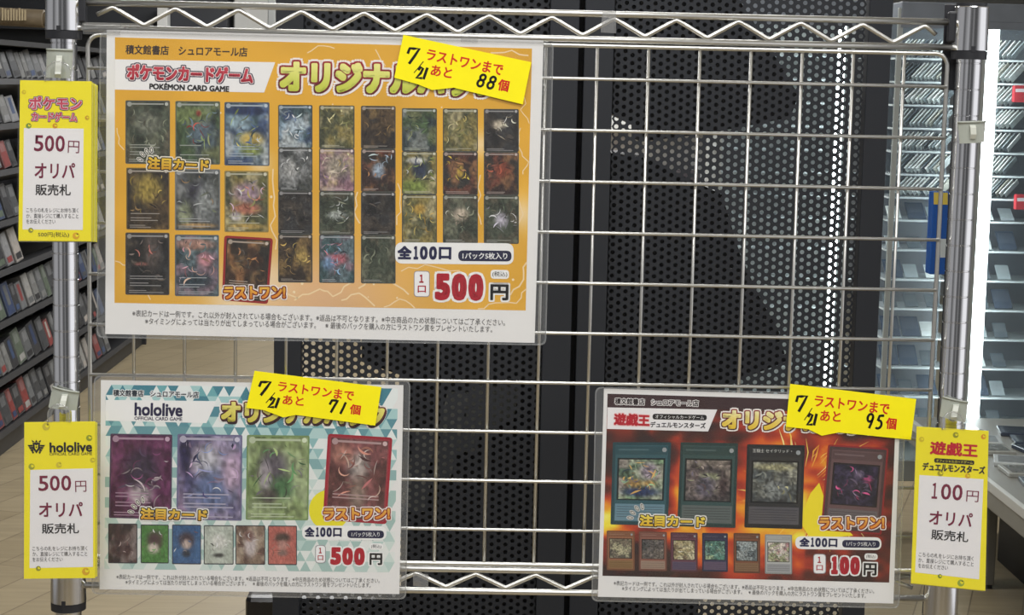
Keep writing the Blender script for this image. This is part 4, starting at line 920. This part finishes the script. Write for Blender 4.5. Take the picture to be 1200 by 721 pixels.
# ================================================================= BOOKCASE ALONG THE AISLE
XB = -1.86
zs = [1.468, 1.296, 1.12, .925, .735, .535, .315, .11]
bk = thing('aisle_bookcase', (XB - .2, 5.5, 0), 'long charcoal bookcase of slanted shelves running away down the aisle', 'bookcase')
y0b, y1b = 4.0, 8.3
beta = math.radians(17); RT = Matrix.Rotation(-beta, 3, 'Y')
for z in zs:
    m = MB(); m.box((-.24, y0b, -.024), (.008, y1b, 0), rot=RT, at=(XB, 0, z)); m.build('slanted_shelf', SHELFM, bk)
m = MB(); m.box((XB - .36, y0b, 0), (XB - .33, y1b, 1.62)); m.build('back_board', SHELFM, bk)
for y in (y0b, y1b):
    m = MB(); m.box((XB - .33, y - .02, 0), (XB + .0, y, 1.62)); m.build('side_board', SHELFM, bk)
m = MB(); m.box((XB - .33, y0b, 0), (XB - .02, y1b, .07)); m.build('plinth', SHELFM, bk)
pal_sp = [(120, 120, 118), (96, 98, 100), (156, 154, 150), (46, 46, 50), (44, 62, 100), (56, 76, 112), (138, 56, 54), (172, 164, 156), (34, 34, 38), (88, 100, 84), (60, 62, 66), (140, 140, 142), (70, 72, 76), (40, 40, 44), (110, 112, 114)]
rows_txt = ['topmost bookcase shelf', 'second bookcase shelf from the top', 'third bookcase shelf from the top', 'fourth bookcase shelf from the top', 'fifth bookcase shelf from the top', 'sixth bookcase shelf from the top', 'seventh bookcase shelf from the top', 'lowest bookcase shelf']
def cname(c):
    r_, g_, b2 = c
    if b2 > r_ + 25: return 'blue'
    if r_ > g_ + 40: return 'red'
    if g_ > b2 + 15 and g_ > r_ + 8: return 'green'
    v = (r_ + g_ + b2) / 3
    return 'black' if v < 70 else 'dark grey' if v < 105 else 'grey' if v < 160 else 'pale grey'
rng = random.Random(17)
hidden = lambda x, y: (25 < x < 104 and 97 < y < 280) or (31 < x < 110 and 497 < y < 676) or (126 < x < 640 and 50 < y < 390) or x > 175
LEAN = [-.09, -.05, -.07, -.03, -.06, -.05, -.08, -.04]
for ri, z in enumerate(zs):
    y = 4.86
    while y < y1b - .16:
        th = rng.uniform(.07, .125); hgt = rng.uniform(.112, .142) if ri > 2 else rng.uniform(.10, .121); c = rng.choice(pal_sp if ri > 1 else pal_sp[:4] + pal_sp[-5:])
        mid = (XB, y + th / 2, z + .09); px, py = proj(mid)
        if -12 < px and not hidden(px, py):
            m = MB(); lean = LEAN[ri]
            R_ = RT @ Matrix.Rotation(-lean, 3, 'X')
            d = .14
            m.box((-d, 0, 0), (0, th, hgt), (c[0] * .5 + 50, c[1] * .5 + 50, c[2] * .5 + 50), rot=R_, bev=.002)
            # spine: cover strip, title band and a foot band
            c2_ = rng.choice(pal_sp); e = .0006
            for (u0, u1, v0, v1, cc) in ((.08, .92, .04, .97, c), (.2, .8, .60, .92, tuple(min(255, k * .6 + 70) for k in c)), (.15, .85, .08, .26, c2_)) if rng.random() < .75 else ((.08, .92, .04, .97, c), (.3, .7, .3, .92, c2_)):
                vs = [R_ @ Vector((e, th * u, hgt * v)) for u, v in ((u0, v0), (u1, v0), (u1, v1), (u0, v1))]
                m.add(vs, [(0, 1, 2, 3)], cc); e += .0004
            o = m.build('boxed_disc_set', SPINE); o.location = (XB - .004, y, z + .0022)
            tag(o, f'{cname(c)} boxed disc set on the {rows_txt[ri]}', 'disc set', f'{cname(c)} disc sets on the {rows_txt[ri]}')
        y += th * 1.004 + rng.choice([.004, .006, .01, .03])
# things on top of / beyond the bookcase
BROWN = mat('brown_kraft_roll', (120, 106, 84), 0.6, noise=.4, nscale=30)
a = P(-6, 19, 4.6); b_ = P(52, 22, 4.6)
m = MB(); m.tube([a + Vector((-.1, 0, .0)), a, b_ - Vector((.004, 0, 0)), b_], .031, 24)
rl = m.build('poster_roll', BROWN, None, a); tag(rl, 'thick brown rolled poster lying along the top of the bookcase', 'poster roll')
m = MB()
for k in range(9): m.add([P(2 + k * 3.3, 9.5 + (k % 3), 4.565), P(4.2 + k * 3.3, 9.5 + (k % 3), 4.565), P(4.2 + k * 3.3, 24, 4.563), P(2 + k * 3.3, 24, 4.563)], [(0, 1, 2, 3)], (176, 160, 128))
m.build('pale_streaks', INK, rl)
m = MB(); m.tube([b_, b_ + Vector((.05, 0, -.008))], .026, 20); m.build('inner_roll', BROWN, rl)
m = MB(); a = P(-40, 33, 4.8); b_ = P(60, 38, 4.8); m.box((XB - .33, y0b, a.z - .05), (XB + .02, y1b, a.z - .03)); m.build('top_board', SHELFM, bk)

# far counter clutter between the post and the partition
FARG = mat('far_dark_board', (58, 60, 64), 0.6, noise=.3, nscale=6)
FARL = mat('far_white_board', (206, 206, 202), 0.7)
ALU = mat('brushed_aluminium', (196, 198, 196), 0.35, 1.0)
m = MB(); a = P(70, -40, 9.4); b_ = P(266, 30, 9.4); tc_ = thing('tall_cabinet', (a.x, 9.4, 0), 'tall dark cabinet with a ledge at the far end of the aisle', 'cabinet')
m.box((a.x - 1.2, 9.4, 0), (b_.x, 9.7, a.z), bev=.005); m.build('cabinet_body', FARG, tc_)
lz = P(150, 33, 9.3).z; m = MB(); m.box((a.x - .6, 9.25, lz - .02), (b_.x, 9.4, lz)); m.build('ledge', FARG, tc_)
m = MB(); a = P(267, -40, 9.5); b_ = P(345, 37, 9.5); m.box((a.x + .04, 9.5, 0), (b_.x + .2, 9.7, a.z), bev=.005); tag(m.build('white_cupboard', FARL, None, (a.x, 9.5, 0)), 'tall white cupboard at the far end beside the dark cabinet', 'cupboard')
a = P(314, -40, 9.2); b_ = P(322.5, 40, 9.2); m = MB(); m.box((a.x, 9.2, 0), (b_.x, 9.24, a.z), bev=.004); tag(m.build('aluminium_pole', ALU, None, (a.x, 9.2, 0)), 'slim silver floor pole just beside the perforated partition edge', 'pole')
for lb, x0, y0_, x1, y1_, c in (('long low pale box on the ledge of the far dark cabinet', 96, 26, 176, 33, (150, 148, 142)), ('small white packet standing on the ledge of the far dark cabinet', 184, 9, 196, 33, (226, 226, 222))):
    a = P(x0, y0_, 9.28); b_ = P(x1, y1_, 9.28); m = MB(); m.box((a.x, 9.28, lz + .001), (b_.x, 9.39, a.z), c, bev=.003)
    tag(m.build('carton', INK, None, (a.x, 9.28, lz)), lb, 'box')

# ================================================================= SHOWCASES BY THE OTHER AISLE
YS = 4.05
GREYC = mat('grey_showcase_back', (120, 126, 134), 0.5, noise=.35, nscale=9)
CARDM = mat('sleeved_card_plastic', rough=0.14, attr=True, noise=.28, nscale=60)
LEDM = mat('lit_tube', (250, 255, 252), 0.4, emit=9.0)
ALS = mat('pale_aluminium', (178, 182, 178), 0.4, 0.6)
def showcase(label, xa, xb, led, bk_=None):
    A = P(xa, 300, YS); B = P(xb, 300, YS); zt = 1.72; zb_ = P(1170, 541, YS).z
    root = thing('glass_showcase', ((A.x + B.x) / 2, YS + .15, 0), label, 'showcase')
    m = MB(); m.box((A.x, YS + .30, zb_), (B.x, YS + .32, zt)); m.build('back_board', bk_ or GREYC, root)
    m = MB(); m.box((A.x, YS - .01, zb_ - .07), (B.x, YS + .32, zb_), bev=.003); m.build('base', ALS, root)
    for x in (A.x, B.x):
        m = MB(); m.box((x - .008, YS - .008, 0), (x + .008, YS + .008, zt + .04), bev=.001); m.build('corner_post', ALS, root)
    m = MB(); m.box((A.x, YS - .012, zt), (B.x, YS + .32, zt + .06), bev=.003); m.box((A.x, YS - .012, zt - .022), (B.x, YS - .003, zt + .001)); m.build('header', GREYC, root)  # front lip added to screen the glowing bar from view
    m = MB(); m.box((A.x + .03, YS + .02, zt - .012), (B.x - .03, YS + .04, zt - .001)); m.build('added_header_glow', LEDM, root)  # glowing bar added out of sight under the header to brighten the cards
    m = MB(); m.box((A.x + .008, YS - .002, zb_), (B.x - .008, YS + .002, zt)); m.build('glass_pane', GLASSM, root)
    L_ = P(led[0], 300, YS + .02); R_ = P(led[1], 300, YS + .02)
    m = MB(); m.box((L_.x, YS + .012, zb_ + .02), (R_.x, YS + .03, zt - .01), bev=.004); m.build('light_strip', LEDM, root)
    return root, A.x, B.x, zb_, zt
cases = [('glass showcase with a thin light strip behind the perforated partition', 838, 1010, (972, 980)),
         ('glass showcase of sleeved cards seen between the partition and the post', 1042, 1132, (1124, 1128)),
         ('brightly lit glass showcase at the frame edge past the post', 1139.5, 1320, (1140, 1157))]
rng = random.Random(23)
# one prototype mesh of a sleeved card in each of a few tones
def card_mesh(c):
    m = MB(); m.box((0, 0, 0), (.060, .0036, .086), c, bev=0); m.box((.005, -.0003, .030), (.055, 0, .078), tuple(min(255, k * .8 + 30) for k in c))
    return m
protos = []
for i, c in enumerate([(246, 248, 246), (222, 228, 228), (166, 176, 180), (92, 102, 110), (206, 204, 192), (70, 82, 100)]):  # whites paint in glints on the sleeves, darks the gaps between them
    o = card_mesh(c).build('sleeved_card', CARDM); protos.append(o)
used = set()
nth = ['first', 'second', 'third', 'fourth', 'fifth', 'sixth', 'seventh', 'eighth', 'ninth', 'tenth', 'eleventh', 'twelfth', 'thirteenth', 'fourteenth', 'fifteenth', 'sixteenth', 'seventeenth', 'eighteenth', 'nineteenth']
where = ['showcase behind the partition', 'showcase between partition and post', 'brightest showcase past the post']
GSHELF = mat('clear_step_shelf', (200, 208, 210), 0.12)
ncard = 0
for ci, (lb, xa, xb, led) in enumerate(cases):
    root, xA, xB, zb_, zt = showcase(lb, xa, xb, led, FARL if ci == 0 else None)
    z = zt - .115; row = 0
    while z > zb_ + .03:
        upper = row < 7
        m = MB(); m.box((xA + .01, YS + .10, z - .006), (xB - .01, YS + .30, z)); m.build('step_shelf', GSHELF, root)
        if ci > 0:
            xe = xB if ci == 1 else min(xB, P(1212, 300, YS).x)
            x = xA + (.02 if ci == 1 else .055); ln = math.radians(rng.uniform(38, 43)); yw = math.radians(rng.uniform(52, 64)); tl = math.radians(rng.uniform(-58, -48))
            while x < xe - .066 and ncard < 292:
                i = rng.choice([0, 0, 0, 1, 1, 4, 2, 3] if upper else [2, 3, 3, 5, 1, 5])  # upper rows draw more of the whites that stand for glare
                src = protos[i]
                if i in used: o = src.copy(); COL.objects.link(o)
                else: o = src; used.add(i)
                if upper:
                    o.location = (x, YS + .13, z + .001 + .0444 * math.cos(yw) * math.sin(ln)); o.scale = (.74, .74, .74); o.rotation_mode = 'ZYX'; o.rotation_euler = (0, ln, yw)
                    x += rng.uniform(.011, .017)
                else:
                    o.location = (x, YS + .125, z + .0045); o.rotation_euler = (tl, 0, 0)
                    x += rng.uniform(.063, .072)
                tone = ['white', 'pale grey', 'grey', 'dark grey', 'cream', 'dark blue'][i]
                pose = 'leaning' if upper else 'sloping'
                tag(o, f'{tone} sleeved card {pose} on step {nth[row]} of the {where[ci]}', 'card', f'{tone} sleeved cards on the {nth[row]} step, {where[ci]}'); ncard += 1
        z -= .0755 if upper else .098; row += 1
for i, o in enumerate(protos):
    if i not in used: bpy.data.objects.remove(o)
print('cards', ncard)

# blue packet hanging by the grid, red packets inside the showcase
BL = P(1094, 225, YS - .06); BR = P(1111, 322, YS - .06)
root = thing('blue_packet', (BL.x, YS - .06, BR.z), 'blue hanging packet with a yellow top on the showcase front', 'packet')
m = MB(); m.box((BL.x, YS - .06, BR.z), (BR.x, YS - .0022, BL.z), (36, 84, 158), bev=.003); m.build('packet_box', INK, root)
m = MB(); yq = [(1094.3, 225.5), (1110.7, 226), (1110.5, 240), (1094.2, 239.5)]; m.poly(yq, YS - .0607, (214, 190, 84)); m.build('yellow_band', INK, root)
m = MB(); m.poly([(1102, 280), (1110.5, 280), (1110.2, 302), (1101.6, 302)], YS - .0607, (190, 196, 196)); m.build('packet_label', INK, root)
for lb, x0, y0_, x1, y1_ in (('red and white packet up in the brightly lit showcase', 1189, 100, 1203, 120), ('small red packet midway up the brightly lit showcase', 1191, 228, 1204, 246)):
    a = P(x0, y0_, YS + .06); b_ = P(x1, y1_, YS + .06)
    m = MB(); m.box((a.x, YS + .06, b_.z), (b_.x, YS + .085, a.z), (196, 56, 66), bev=.002); q0 = [(x0 + 1, y0_ + 4), (x1 - 1, y0_ + 4), (x1 - 1, y0_ + 8), (x0 + 1, y0_ + 8)]; m.poly(q0, YS + .0595, (232, 220, 222))
    tag(m.build('red_packet', INK, None, (a.x, YS + .06, b_.z)), lb, 'packet')

# low display table in front of the showcase
XT = 1.37; GREYT = mat('grey_table_laminate', (128, 126, 118), 0.45, noise=.08, nscale=20); EDGE = mat('pale_table_edge', (190, 190, 184), 0.4)
tb = thing('display_table', (XT + .5, 3.3, 0), 'low grey display table with a pale edge past the 100 yen tag', 'table')
m = MB(); m.box((XT, 2.2, .375), (XT + .9, 3.98, .45), bev=.004); m.build('table_top', GREYT, tb)
m = MB(); m.box((XT - .004, 2.2, .425), (XT + .012, 3.985, .452), bev=.002); m.build('edge_strip', EDGE, tb)
for y in (2.35, 3.55):
    m = MB(); m.box((XT + .11, y, .012), (XT + .19, y + .09, .375), bev=.004); l_ = m.build('leg', GREYT, tb)
    m = MB(); m.box((XT + .115, y + .005, 0), (XT + .185, y + .085, .013)); m.build('foot_pad', RINGM, l_)
m = MB(); m.box((XT + .30, 2.25, .0), (XT + .34, 3.9, .37)); m.build('inner_panel', DARK, tb)
rng = random.Random(4)
for i, y in enumerate([2.32, 2.47, 2.62, 2.77, 2.92, 3.07, 3.22, 3.37, 3.52, 3.67]):
    for j in range(3):
        px, py = proj((XT + .14 + .15 * j, y + .06, .46))
        if px > 1230: continue
        m = MB(); c = rng.choice([(206, 210, 208), (120, 128, 136), (70, 78, 92), (176, 176, 168)])
        m.box((0, 0, 0), (.11, .12, .012), c, bev=.002); m.box((.012, .012, .012), (.098, .108, .0126), tuple(k * .7 for k in c))
        o = m.build('flat_case', CARDM); o.location = (XT + .07 + .15 * j, y, .4505); o.rotation_euler = (0, 0, rng.uniform(-.3, .3))
        tag(o, f'{cname(c)} flat plastic case lying on the low grey display table', 'case', f'{cname(c)} cases lying on the display table')
